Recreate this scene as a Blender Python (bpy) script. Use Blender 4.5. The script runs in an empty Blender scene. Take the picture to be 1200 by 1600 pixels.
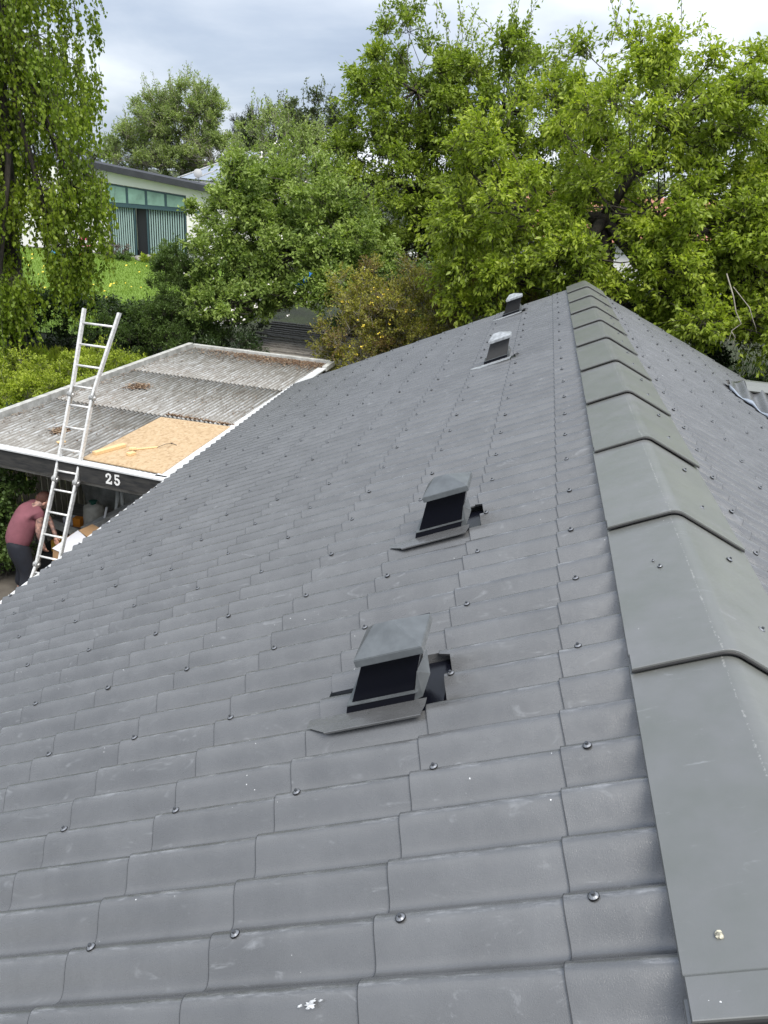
import bpy, bmesh, math, random
import numpy as np
from mathutils import Vector, Matrix, noise as mnoise

C = bpy.context.scene.collection
scn = bpy.context.scene
R = math.radians
PI = math.pi

# ------------------------------------------------------------------ camera
cam_d = bpy.data.cameras.new('camera')
cam = bpy.data.objects.new('camera', cam_d)
C.objects.link(cam)
right = Vector((0.97873, 0.19365, 0.06779))
down = Vector((0.13668, -0.36901, -0.91932))
fwd = Vector((-0.15301, 0.90903, -0.38763))
m = Matrix((right, -down, -fwd)).transposed().to_4x4()
m.translation = Vector((-0.7269, 0.0, 1.2573))
cam.matrix_world = m
cam_d.sensor_fit = 'VERTICAL'
cam_d.sensor_height = 24.0
cam_d.lens = 1222.26 / 1600 * 24.0
cam_d.clip_start = 0.05
cam_d.clip_end = 2000
scn.camera = cam

# ------------------------------------------------------------------ sky and sun
SUN_EL, SUN_AZ = R(60), R(150)          # azimuth clockwise from +Y
w = bpy.data.worlds.new('World')
scn.world = w
w.use_nodes = True
nt = w.node_tree
nt.nodes.clear()
def N(tree, typ, **kw):
    n = tree.nodes.new(typ)
    for k, v in kw.items():
        if k.startswith('i_'):
            n.inputs[k[2:].replace('_', ' ')].default_value = v
        else:
            setattr(n, k, v)
    return n
L = nt.links
sky = N(nt, 'ShaderNodeTexSky', sky_type='NISHITA', sun_disc=False, sun_elevation=SUN_EL, sun_rotation=SUN_AZ)
tc = N(nt, 'ShaderNodeTexCoord')
sep = N(nt, 'ShaderNodeSeparateXYZ')
L.new(tc.outputs['Generated'], sep.inputs[0])
# clouds lie on a flat layer overhead: direction divided by its height
ad = N(nt, 'ShaderNodeMath', operation='MAXIMUM'); ad.inputs[1].default_value = 0.0
L.new(sep.outputs['Z'], ad.inputs[0])
ad2 = N(nt, 'ShaderNodeMath', operation='ADD'); ad2.inputs[1].default_value = 0.30
L.new(ad.outputs[0], ad2.inputs[0])
dx = N(nt, 'ShaderNodeMath', operation='DIVIDE'); dy = N(nt, 'ShaderNodeMath', operation='DIVIDE')
L.new(sep.outputs['X'], dx.inputs[0]); L.new(ad2.outputs[0], dx.inputs[1])
L.new(sep.outputs['Y'], dy.inputs[0]); L.new(ad2.outputs[0], dy.inputs[1])
cmb = N(nt, 'ShaderNodeCombineXYZ'); L.new(dx.outputs[0], cmb.inputs[0]); L.new(dy.outputs[0], cmb.inputs[1])
mp = N(nt, 'ShaderNodeMapping'); mp.inputs['Location'].default_value = (15.0, 3.0, 0)
L.new(cmb.outputs[0], mp.inputs[0])
n1 = N(nt, 'ShaderNodeTexNoise', i_Scale=0.95, i_Detail=7.0, i_Roughness=0.52, i_Distortion=0.25)
L.new(mp.outputs[0], n1.inputs['Vector'])
cr = N(nt, 'ShaderNodeValToRGB')
e = cr.color_ramp.elements
e[0].position = 0.33; e[0].color = (1.9, 2.3, 3.1, 1)
e[1].position = 0.67; e[1].color = (6.2, 6.5, 6.9, 1)
a = e.new(0.43); a.color = (2.7, 3.1, 3.8, 1)
a = e.new(0.53); a.color = (4.0, 4.3, 4.8, 1)
L.new(n1.outputs['Fac'], cr.inputs[0])
# overcast brightening toward the zenith, the same in every direction
zb = N(nt, 'ShaderNodeMapRange', i_From_Min=0.15, i_From_Max=0.9, i_To_Min=1.0, i_To_Max=1.5)
L.new(sep.outputs['Z'], zb.inputs[0])
vm = N(nt, 'ShaderNodeVectorMath', operation='SCALE')
L.new(cr.outputs[0], vm.inputs[0]); L.new(zb.outputs[0], vm.inputs['Scale'])
mx = N(nt, 'ShaderNodeMix', data_type='RGBA'); mx.inputs[0].default_value = 0.9
L.new(sky.outputs[0], mx.inputs[6]); L.new(vm.outputs[0], mx.inputs[7])
bg = N(nt, 'ShaderNodeBackground'); bg.inputs['Strength'].default_value = 0.1
L.new(mx.outputs[2], bg.inputs['Color'])
wo = N(nt, 'ShaderNodeOutputWorld'); L.new(bg.outputs[0], wo.inputs[0])

sd = bpy.data.lights.new('sun', 'SUN'); sd.energy = 2.2; sd.angle = R(30); sd.color = (1.0, 0.955, 0.88)
so = bpy.data.objects.new('sun', sd); C.objects.link(so)
sdir = Vector((math.sin(SUN_AZ) * math.cos(SUN_EL), math.cos(SUN_AZ) * math.cos(SUN_EL), math.sin(SUN_EL)))
so.rotation_euler = sdir.to_track_quat('Z', 'Y').to_euler()
so.location = (0, -20, 30)
scn.view_settings.view_transform = 'Standard'
scn.view_settings.look = 'None'
scn.view_settings.gamma = 1
scn.view_settings.exposure = 1.05
scn.view_settings.use_curve_mapping = False

# ------------------------------------------------------------------ helpers
def tag(o, label=None, cat=None, group=None, kind=None):
    if label: o['label'] = label
    if cat: o['category'] = cat
    if group: o['group'] = group
    if kind: o['kind'] = kind
    return o

def empty(name, loc=(0, 0, 0), rz=0, label=None, cat=None, group=None):
    o = bpy.data.objects.new(name, None)
    C.objects.link(o); o.location = loc; o.rotation_euler = (0, 0, rz)
    o.empty_display_size = 0.2
    return tag(o, label, cat, group)

def link(name, me, mat=None, parent=None):
    o = bpy.data.objects.new(name, me)
    C.objects.link(o)
    if mat is not None and not me.materials: me.materials.append(mat)
    if parent is not None: o.parent = parent
    return o

def mesh_obj(name, bm, mat=None, parent=None, smooth=False):
    me = bpy.data.meshes.new(name)
    bm.normal_update(); bm.to_mesh(me); bm.free()
    if smooth:
        for p in me.polygons: p.use_smooth = True
    return link(name, me, mat, parent)

def np_mesh(name, V, F, smooth=False, attr=None):
    V = np.asarray(V, dtype=np.float32); F = np.asarray(F, dtype=np.int32)
    me = bpy.data.meshes.new(name)
    n, k = F.shape
    me.vertices.add(len(V)); me.vertices.foreach_set('co', V.ravel())
    me.loops.add(n * k); me.loops.foreach_set('vertex_index', F.ravel())
    me.polygons.add(n)
    me.polygons.foreach_set('loop_start', np.arange(0, n * k, k, dtype=np.int32))
    me.polygons.foreach_set('loop_total', np.full(n, k, dtype=np.int32))
    if smooth: me.polygons.foreach_set('use_smooth', np.ones(n, dtype=bool))
    me.update(calc_edges=True)
    if attr is not None:
        at = me.attributes.new('tint', 'FLOAT', 'FACE')
        at.data.foreach_set('value', np.asarray(attr, dtype=np.float32))
    return me

def add_box(bm, lo, hi, M=None, bev=0):
    lo, hi = Vector(lo), Vector(hi)
    c = (lo + hi) / 2; s = hi - lo
    r = bmesh.ops.create_cube(bm, size=1)
    T = Matrix.Translation(c) @ Matrix.Diagonal((s.x, s.y, s.z, 1))
    if M is not None: T = M @ T
    bmesh.ops.transform(bm, matrix=T, verts=r['verts'])
    if bev:
        es = set()
        for v in r['verts']: es.update(v.link_edges)
        bmesh.ops.bevel(bm, geom=list(es), offset=bev, segments=2, affect='EDGES')

def box(name, lo, hi, mat, parent=None, M=None, bev=0):
    bm = bmesh.new(); add_box(bm, lo, hi, M, bev)
    return mesh_obj(name, bm, mat, parent)

def add_tube(bm, pts, rad, seg=6, caps=True):
    pts = [Vector(p) for p in pts]
    if not isinstance(rad, (list, tuple)): rad = [rad] * len(pts)
    rings = []
    prev = None
    for i, p in enumerate(pts):
        d = (pts[min(i + 1, len(pts) - 1)] - pts[max(i - 1, 0)]).normalized()
        if prev is None:
            x = d.orthogonal().normalized()
        else:
            x = (prev - d * prev.dot(d)).normalized()
        prev = x; y = d.cross(x)
        rings.append([bm.verts.new(p + (x * math.cos(2 * PI * k / seg) + y * math.sin(2 * PI * k / seg)) * rad[i]) for k in range(seg)])
    for a, b in zip(rings, rings[1:]):
        for k in range(seg):
            bm.faces.new((a[k], a[(k + 1) % seg], b[(k + 1) % seg], b[k]))
    if caps:
        bm.faces.new(list(reversed(rings[0]))); bm.faces.new(rings[-1])

def tube(name, pts, rad, mat, parent=None, seg=6, smooth=True):
    bm = bmesh.new(); add_tube(bm, pts, rad, seg)
    return mesh_obj(name, bm, mat, parent, smooth)

def quads(name, vs, fs, mat, parent=None, smooth=False):
    me = bpy.data.meshes.new(name); me.from_pydata([tuple(v) for v in vs], [], fs); me.update()
    if smooth:
        for p in me.polygons: p.use_smooth = True
    return link(name, me, mat, parent)

# ------------------------------------------------------------------ materials
def mat_new(name):
    mt = bpy.data.materials.new(name); mt.use_nodes = True
    t = mt.node_tree
    return mt, t, t.nodes['Principled BSDF']

def mat(name, col, rough=0.7, metal=0.0, var=0.0, scale=8.0, bump=0.0, bscale=60.0, col2=None, spec=None, stretch=None):
    mt, t, b = mat_new(name)
    b.inputs['Roughness'].default_value = rough
    b.inputs['Metallic'].default_value = metal
    if spec is not None: b.inputs['Specular IOR Level'].default_value = spec
    b.inputs['Base Color'].default_value = (*col, 1)
    if var or col2 or bump:
        tcn = N(t, 'ShaderNodeTexCoord'); vec = tcn.outputs['Object']
        if stretch:
            mpn = N(t, 'ShaderNodeMapping'); mpn.inputs['Scale'].default_value = stretch
            t.links.new(vec, mpn.inputs[0]); vec = mpn.outputs[0]
        if var or col2:
            nz = N(t, 'ShaderNodeTexNoise', i_Scale=scale, i_Detail=6.0, i_Roughness=0.6)
            t.links.new(vec, nz.inputs['Vector'])
            r = N(t, 'ShaderNodeValToRGB')
            c2 = col2 if col2 else tuple(c * (1 - var) for c in col)
            c1 = col if col2 else tuple(min(1, c * (1 + var * 0.6)) for c in col)
            r.color_ramp.elements[0].position = 0.35; r.color_ramp.elements[0].color = (*c2, 1)
            r.color_ramp.elements[1].position = 0.65; r.color_ramp.elements[1].color = (*c1, 1)
            t.links.new(nz.outputs['Fac'], r.inputs[0]); t.links.new(r.outputs[0], b.inputs['Base Color'])
        if bump:
            nb = N(t, 'ShaderNodeTexNoise', i_Scale=bscale, i_Detail=4.0)
            t.links.new(vec, nb.inputs['Vector'])
            bp = N(t, 'ShaderNodeBump', i_Strength=bump, i_Distance=0.01)
            t.links.new(nb.outputs['Fac'], bp.inputs['Height']); t.links.new(bp.outputs[0], b.inputs['Normal'])
    return mt

def roof_mat(name, base, rough, bumpy=0.5, greenish=False):
    """painted fibre cement: fine orange peel, cloudy sheen, dust and white chips"""
    mt, t, b = mat_new(name); lk = t.links
    tcn = N(t, 'ShaderNodeTexCoord'); oi = N(t, 'ShaderNodeObjectInfo')
    ofs = N(t, 'ShaderNodeVectorMath', operation='SCALE'); cb = N(t, 'ShaderNodeCombineXYZ')
    for k in range(3): lk.new(oi.outputs['Random'], cb.inputs[k])
    lk.new(cb.outputs[0], ofs.inputs[0]); ofs.inputs['Scale'].default_value = 37.0
    vv = N(t, 'ShaderNodeVectorMath', operation='ADD'); lk.new(tcn.outputs['Object'], vv.inputs[0]); lk.new(ofs.outputs[0], vv.inputs[1])
    V = vv.outputs[0]
    # large soft variation
    nz = N(t, 'ShaderNodeTexNoise', i_Scale=3.5, i_Detail=5.0, i_Roughness=0.6); lk.new(V, nz.inputs['Vector'])
    r1 = N(t, 'ShaderNodeValToRGB')
    dk = tuple(c * 0.86 for c in base); lt = tuple(c * 1.14 for c in base)
    if greenish: dk = (base[0] * 0.92, base[1] * 0.96, base[2] * 0.88)
    r1.color_ramp.elements[0].position = 0.36; r1.color_ramp.elements[0].color = (*dk, 1)
    r1.color_ramp.elements[1].position = 0.66; r1.color_ramp.elements[1].color = (*lt, 1)
    lk.new(nz.outputs['Fac'], r1.inputs[0])
    # each sheet a little different
    hv = N(t, 'ShaderNodeMapRange', i_To_Min=0.93, i_To_Max=1.07); lk.new(oi.outputs['Random'], hv.inputs[0])
    sc = N(t, 'ShaderNodeVectorMath', operation='SCALE'); lk.new(r1.outputs[0], sc.inputs[0]); lk.new(hv.outputs[0], sc.inputs['Scale'])
    # faint pale scuffs
    ms = N(t, 'ShaderNodeMapping'); ms.inputs['Scale'].default_value = (1.0, 3.2, 1.0); ms.inputs['Rotation'].default_value = (0, 0, 0.5)
    lk.new(V, ms.inputs[0])
    n2 = N(t, 'ShaderNodeTexNoise', i_Scale=7.0, i_Detail=9.0, i_Roughness=0.72, i_Distortion=1.2); lk.new(ms.outputs[0], n2.inputs['Vector'])
    r2 = N(t, 'ShaderNodeMapRange', i_From_Min=0.60, i_From_Max=0.80, i_To_Max=0.42); lk.new(n2.outputs['Fac'], r2.inputs[0])
    m1 = N(t, 'ShaderNodeMix', data_type='RGBA'); lk.new(r2.outputs[0], m1.inputs[0]); lk.new(sc.outputs[0], m1.inputs[6])
    m1.inputs[7].default_value = (0.42, 0.44, 0.47, 1)
    # white chips: small sparse spots gathered by a wider mask
    vo = N(t, 'ShaderNodeTexVoronoi', i_Scale=42.0); lk.new(V, vo.inputs['Vector'])
    nd = N(t, 'ShaderNodeTexNoise', i_Scale=190.0, i_Detail=2.0); lk.new(V, nd.inputs['Vector'])
    sub = N(t, 'ShaderNodeMath', operation='MULTIPLY_ADD'); lk.new(nd.outputs['Fac'], sub.inputs[0]); sub.inputs[1].default_value = 0.35; lk.new(vo.outputs['Distance'], sub.inputs[2])
    lt1 = N(t, 'ShaderNodeMath', operation='LESS_THAN'); lk.new(sub.outputs[0], lt1.inputs[0]); lt1.inputs[1].default_value = 0.225
    n3 = N(t, 'ShaderNodeTexNoise', i_Scale=5.0, i_Detail=3.0); lk.new(V, n3.inputs['Vector'])
    gt = N(t, 'ShaderNodeMath', operation='GREATER_THAN'); lk.new(n3.outputs['Fac'], gt.inputs[0]); gt.inputs[1].default_value = 0.632
    mu = N(t, 'ShaderNodeMath', operation='MULTIPLY'); lk.new(lt1.outputs[0], mu.inputs[0]); lk.new(gt.outputs[0], mu.inputs[1])
    m2 = N(t, 'ShaderNodeMix', data_type='RGBA'); lk.new(mu.outputs[0], m2.inputs[0]); lk.new(m1.outputs[2], m2.inputs[6])
    m2.inputs[7].default_value = (0.72, 0.73, 0.74, 1)
    last = m2.outputs[2]
    if not greenish:
        # paint rubbed pale along the crest edges, in broken runs
        ac = N(t, 'ShaderNodeAttribute', attribute_name='crest')
        mr_ = N(t, 'ShaderNodeMapping'); mr_.inputs['Scale'].default_value = (1.0, 5.0, 1.0); lk.new(V, mr_.inputs[0])
        nr = N(t, 'ShaderNodeTexNoise', i_Scale=9.0, i_Detail=8.0, i_Roughness=0.75); lk.new(mr_.outputs[0], nr.inputs['Vector'])
        r5 = N(t, 'ShaderNodeMapRange', i_From_Min=0.50, i_From_Max=0.66, i_To_Max=0.6); lk.new(nr.outputs['Fac'], r5.inputs[0])
        pw = N(t, 'ShaderNodeMath', operation='POWER'); lk.new(ac.outputs['Fac'], pw.inputs[0]); pw.inputs[1].default_value = 2.0
        mm = N(t, 'ShaderNodeMath', operation='MULTIPLY'); lk.new(r5.outputs[0], mm.inputs[0]); lk.new(pw.outputs[0], mm.inputs[1])
        m6 = N(t, 'ShaderNodeMix', data_type='RGBA'); lk.new(mm.outputs[0], m6.inputs[0]); lk.new(last, m6.inputs[6]); m6.inputs[7].default_value = (0.40, 0.41, 0.43, 1)
        last = m6.outputs[2]
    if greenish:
        # rubbed white crease along the crown and a patchy grey-green tint on one side
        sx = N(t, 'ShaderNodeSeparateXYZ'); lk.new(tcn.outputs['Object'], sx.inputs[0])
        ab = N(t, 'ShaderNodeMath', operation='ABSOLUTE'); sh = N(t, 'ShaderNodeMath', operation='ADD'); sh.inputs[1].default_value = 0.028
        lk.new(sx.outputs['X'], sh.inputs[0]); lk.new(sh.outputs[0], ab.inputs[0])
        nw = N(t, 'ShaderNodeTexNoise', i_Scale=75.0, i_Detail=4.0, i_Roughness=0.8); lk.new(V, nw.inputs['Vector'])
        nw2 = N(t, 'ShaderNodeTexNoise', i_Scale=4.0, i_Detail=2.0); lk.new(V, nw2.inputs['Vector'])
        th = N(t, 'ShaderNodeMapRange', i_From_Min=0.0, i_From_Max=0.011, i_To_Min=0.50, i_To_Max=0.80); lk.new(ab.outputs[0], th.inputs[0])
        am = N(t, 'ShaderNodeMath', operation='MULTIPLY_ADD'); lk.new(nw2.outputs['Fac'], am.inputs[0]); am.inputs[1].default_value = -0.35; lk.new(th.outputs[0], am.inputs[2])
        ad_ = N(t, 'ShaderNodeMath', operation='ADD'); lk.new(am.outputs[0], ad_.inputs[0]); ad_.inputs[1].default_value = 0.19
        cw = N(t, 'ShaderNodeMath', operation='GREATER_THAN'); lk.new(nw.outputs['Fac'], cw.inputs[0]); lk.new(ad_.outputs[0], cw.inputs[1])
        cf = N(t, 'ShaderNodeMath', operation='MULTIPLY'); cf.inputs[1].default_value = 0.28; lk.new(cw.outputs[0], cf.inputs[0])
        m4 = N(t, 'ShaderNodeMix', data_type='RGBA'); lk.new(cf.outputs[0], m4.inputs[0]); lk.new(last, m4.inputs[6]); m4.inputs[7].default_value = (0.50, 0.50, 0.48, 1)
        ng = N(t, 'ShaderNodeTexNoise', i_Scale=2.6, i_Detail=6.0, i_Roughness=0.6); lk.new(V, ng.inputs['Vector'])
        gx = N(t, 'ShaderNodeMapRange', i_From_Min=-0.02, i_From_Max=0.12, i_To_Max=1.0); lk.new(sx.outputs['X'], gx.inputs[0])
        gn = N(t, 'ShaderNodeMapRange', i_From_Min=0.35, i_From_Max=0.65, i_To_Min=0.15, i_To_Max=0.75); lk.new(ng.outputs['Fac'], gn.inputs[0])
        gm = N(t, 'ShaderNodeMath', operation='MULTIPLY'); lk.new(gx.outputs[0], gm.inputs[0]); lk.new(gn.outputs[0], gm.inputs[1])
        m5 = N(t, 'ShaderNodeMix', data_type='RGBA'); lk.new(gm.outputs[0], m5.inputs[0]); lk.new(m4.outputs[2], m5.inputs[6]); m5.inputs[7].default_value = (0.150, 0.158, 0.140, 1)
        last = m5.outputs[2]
    lk.new(last, b.inputs['Base Color'])
    rr = N(t, 'ShaderNodeMapRange', i_From_Min=0.3, i_From_Max=0.7, i_To_Min=rough - 0.02, i_To_Max=rough + 0.05); lk.new(n2.outputs['Fac'], rr.inputs[0])
    lk.new(rr.outputs[0], b.inputs['Roughness'])
    b.inputs['Specular IOR Level'].default_value = 0.5
    b.inputs['IOR'].default_value = 1.95
    # orange peel plus fine fibres running down the slope
    mb = N(t, 'ShaderNodeMapping'); mb.inputs['Scale'].default_value = (1.0, 0.55, 1.0); lk.new(V, mb.inputs[0])
    nb = N(t, 'ShaderNodeTexNoise', i_Scale=380.0, i_Detail=3.0, i_Roughness=0.6); lk.new(mb.outputs[0], nb.inputs['Vector'])
    nb2 = N(t, 'ShaderNodeTexNoise', i_Scale=9.0, i_Detail=2.0); lk.new(V, nb2.inputs['Vector'])
    b1 = N(t, 'ShaderNodeBump', i_Strength=bumpy, i_Distance=0.0022); lk.new(nb.outputs['Fac'], b1.inputs['Height'])
    b2 = N(t, 'ShaderNodeBump', i_Strength=0.25, i_Distance=0.01); lk.new(nb2.outputs['Fac'], b2.inputs['Height']); lk.new(b1.outputs[0], b2.inputs['Normal'])
    lk.new(b2.outputs[0], b.inputs['Normal'])
    return mt

def leaf_mat(name, cols, rough=0.45, trans=0.45):
    """cols: three colours picked by a random number stored on every leaf"""
    mt, t, b = mat_new(name); lk = t.links
    at = N(t, 'ShaderNodeAttribute', attribute_name='tint')
    r = N(t, 'ShaderNodeValToRGB')
    r.color_ramp.elements[0].position = 0.0; r.color_ramp.elements[0].color = (*cols[0], 1)
    r.color_ramp.elements[1].position = 1.0; r.color_ramp.elements[1].color = (*cols[2], 1)
    x = r.color_ramp.elements.new(0.5); x.color = (*cols[1], 1)
    lk.new(at.outputs['Fac'], r.inputs[0]); lk.new(r.outputs[0], b.inputs['Base Color'])
    b.inputs['Roughness'].default_value = rough
    b.inputs['Specular IOR Level'].default_value = 0.35
    tr = N(t, 'ShaderNodeBsdfTranslucent')
    g = N(t, 'ShaderNodeVectorMath', operation='MULTIPLY'); lk.new(r.outputs[0], g.inputs[0]); g.inputs[1].default_value = (1.25, 1.35, 0.6)
    lk.new(g.outputs[0], tr.inputs[0])
    ms = N(t, 'ShaderNodeMixShader'); ms.inputs[0].default_value = trans
    lk.new(b.outputs[0], ms.inputs[1]); lk.new(tr.outputs[0], ms.inputs[2])
    lk.new(ms.outputs[0], t.nodes['Material Output'].inputs[0])
    return mt

M = {}
M['sheet'] = roof_mat('painted_fibre_cement', (0.088, 0.090, 0.093), 0.26, 0.30)
M['edge_joint_shade'] = mat('sheet_edge_joint_shade', (0.028, 0.030, 0.034), 0.7)
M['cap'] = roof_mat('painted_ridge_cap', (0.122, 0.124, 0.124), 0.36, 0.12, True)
M['rubber'] = mat('black_rubber', (0.006, 0.006, 0.007), 0.6)
M['screw'] = mat('dark_screw', (0.10, 0.105, 0.115), 0.35, 0.6)
M['screw_cap'] = mat('washer_steel', (0.22, 0.23, 0.25), 0.35, 0.5)
M['vent_black'] = mat('vent_black', (0.004, 0.0045, 0.008), 0.22, spec=0.25)
M['vent_grey'] = mat('vent_grey_paint', (0.095, 0.105, 0.112), 0.36, var=0.2, scale=14, bump=0.05, bscale=200)
M['vent_dusty'] = mat('vent_dusty_grey', (0.30, 0.32, 0.34), 0.5, var=0.35, scale=22)
M['white_pvc'] = mat('white_gutter', (0.60, 0.61, 0.62), 0.4, var=0.12, scale=3)
M['render'] = mat('white_render', (0.72, 0.71, 0.68), 0.85, var=0.08, scale=2, bump=0.2)
M['fascia_black'] = mat('black_fascia', (0.016, 0.017, 0.019), 0.55, col2=(0.05, 0.048, 0.045), scale=5, stretch=(1, 1, 6))
M['grey_wood'] = mat('weathered_wood', (0.26, 0.245, 0.215), 0.85, col2=(0.13, 0.12, 0.105), scale=9, bump=0.4, bscale=40, stretch=(0.5, 0.5, 4))
M['plank'] = mat('old_planks', (0.27, 0.25, 0.225), 0.85, col2=(0.11, 0.098, 0.087), scale=7, bump=0.4, bscale=30, stretch=(1, 5, 5))
M['board_pale'] = mat('pale_boards', (0.62, 0.58, 0.48), 0.85, col2=(0.42, 0.38, 0.30), scale=6, stretch=(3, 3, 0.5))
M['trim'] = mat('weathered_trim', (0.50, 0.50, 0.48), 0.7, col2=(0.30, 0.30, 0.28), scale=7, bump=0.2, bscale=40)
M['alu'] = mat('ladder_aluminium', (0.72, 0.72, 0.71), 0.42, 0.25, var=0.22, scale=26, bump=0.1, bscale=120)
M['alu_joint'] = mat('ladder_joint', (0.40, 0.40, 0.39), 0.45, 0.5, var=0.5, scale=60)
M['white'] = mat('white_paint', (0.78, 0.78, 0.77), 0.6)
M['pine'] = mat('fresh_pine', (0.72, 0.50, 0.26), 0.65, var=0.2, scale=12, stretch=(2, 12, 2))
M['card'] = mat('cardboard', (0.44, 0.27, 0.14), 0.85, var=0.1, scale=5)
M['card_white'] = mat('white_card', (0.68, 0.68, 0.72), 0.6)
M['plastic'] = mat('grey_polythene', (0.52, 0.53, 0.50), 0.35, var=0.4, scale=5, spec=0.6)
M['black'] = mat('black_plastic', (0.010, 0.011, 0.014), 0.5)
M['navy'] = mat('navy_cloth', (0.007, 0.009, 0.016), 0.85, var=0.3, scale=9)
M['shirt'] = mat('dusty_pink_shirt', (0.185, 0.064, 0.082), 0.85, var=0.16, scale=7, bump=0.3, bscale=18)
M['skin'] = mat('skin', (0.50, 0.27, 0.20), 0.55)
M['tattoo'] = mat('tattooed_skin', (0.46, 0.26, 0.20), 0.55, col2=(0.12, 0.08, 0.08), scale=22)
M['hair'] = mat('short_brown_hair', (0.075, 0.026, 0.015), 0.7, var=0.4, scale=60, bump=0.5, bscale=200)
M['concrete'] = mat('concrete', (0.14, 0.125, 0.105), 0.9, col2=(0.07, 0.06, 0.05), scale=3, bump=0.3, bscale=30)
M['bark'] = mat('bark', (0.075, 0.062, 0.052), 0.9, col2=(0.03, 0.025, 0.022), scale=14, bump=0.8, bscale=30, stretch=(1, 1, 0.3))
M['bark_grey'] = mat('pale_twigs', (0.27, 0.245, 0.21), 0.9, var=0.3, scale=10)
M['birch_bark'] = mat('birch_bark', (0.55, 0.54, 0.50), 0.8, col2=(0.10, 0.09, 0.085), scale=5, stretch=(1, 1, 5))
M['far_glass'] = mat('greenish_glass', (0.22, 0.36, 0.30), 0.12, var=0.25, scale=1.5, spec=0.8)
M['dark_glass'] = mat('dark_interior', (0.010, 0.014, 0.016), 0.15, spec=0.7)
M['blue_frame'] = mat('slate_blue_frame', (0.035, 0.075, 0.085), 0.5)
M['blind'] = mat('vertical_blind', (0.30, 0.42, 0.40), 0.7)
M['slate'] = mat('dark_felt_roof', (0.035, 0.037, 0.045), 0.7, var=0.2, scale=3)
M['zinc'] = mat('pale_metal_roof', (0.30, 0.34, 0.40), 0.45, 0.3, var=0.15, scale=2)
M['terracotta'] = mat('terracotta_tile', (0.50, 0.235, 0.16), 0.85, col2=(0.33, 0.15, 0.11), scale=4)
M['stone'] = mat('garden_stone', (0.28, 0.27, 0.25), 0.9, col2=(0.15, 0.145, 0.13), scale=6, bump=0.6, bscale=12)
M['blue'] = mat('bright_blue_plastic', (0.03, 0.20, 0.62), 0.5)
M['pool_blue'] = mat('pool_blue', (0.10, 0.42, 0.70), 0.3)
M['orange'] = mat('orange_plastic', (0.80, 0.28, 0.03), 0.5)
M['yellow'] = mat('yellow_pack', (0.62, 0.42, 0.04), 0.6, col2=(0.30, 0.12, 0.02), scale=8)
M['pink'] = mat('pink_frame', (0.6, 0.12, 0.18), 0.5)
M['green_cloth'] = mat('dark_green_cloth', (0.02, 0.10, 0.07), 0.8)

def osb_mat():
    mt, t, b = mat_new('osb'); lk = t.links
    tcn = N(t, 'ShaderNodeTexCoord')
    v1 = N(t, 'ShaderNodeTexVoronoi', i_Scale=26.0, i_Randomness=1.0); lk.new(tcn.outputs['Object'], v1.inputs['Vector'])
    mpn = N(t, 'ShaderNodeMapping'); mpn.inputs['Scale'].default_value = (1.0, 0.45, 1); mpn.inputs['Rotation'].default_value = (0, 0, 0.7)
    lk.new(tcn.outputs['Object'], mpn.inputs[0])
    v2 = N(t, 'ShaderNodeTexVoronoi', i_Scale=38.0); lk.new(mpn.outputs[0], v2.inputs['Vector'])
    s1 = N(t, 'ShaderNodeSeparateColor'); lk.new(v1.outputs['Color'], s1.inputs[0])
    s2 = N(t, 'ShaderNodeSeparateColor'); lk.new(v2.outputs['Color'], s2.inputs[0])
    mx_ = N(t, 'ShaderNodeMath', operation='ADD'); lk.new(s1.outputs[0], mx_.inputs[0]); lk.new(s2.outputs[1], mx_.inputs[1])
    hf = N(t, 'ShaderNodeMath', operation='MULTIPLY'); lk.new(mx_.outputs[0], hf.inputs[0]); hf.inputs[1].default_value = 0.5
    r = N(t, 'ShaderNodeValToRGB')
    r.color_ramp.elements[0].position = 0.05; r.color_ramp.elements[0].color = (0.34, 0.225, 0.125, 1)
    r.color_ramp.elements[1].position = 0.95; r.color_ramp.elements[1].color = (0.52, 0.385, 0.245, 1)
    q = r.color_ramp.elements.new(0.45); q.color = (0.45, 0.325, 0.19, 1)
    lk.new(hf.outputs[0], r.inputs[0]); lk.new(r.outputs[0], b.inputs['Base Color'])
    b.inputs['Roughness'].default_value = 0.65
    bp = N(t, 'ShaderNodeBump', i_Strength=0.3, i_Distance=0.004); lk.new(hf.outputs[0], bp.inputs['Height']); lk.new(bp.outputs[0], b.inputs['Normal'])
    return mt
M['osb'] = osb_mat()

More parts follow.
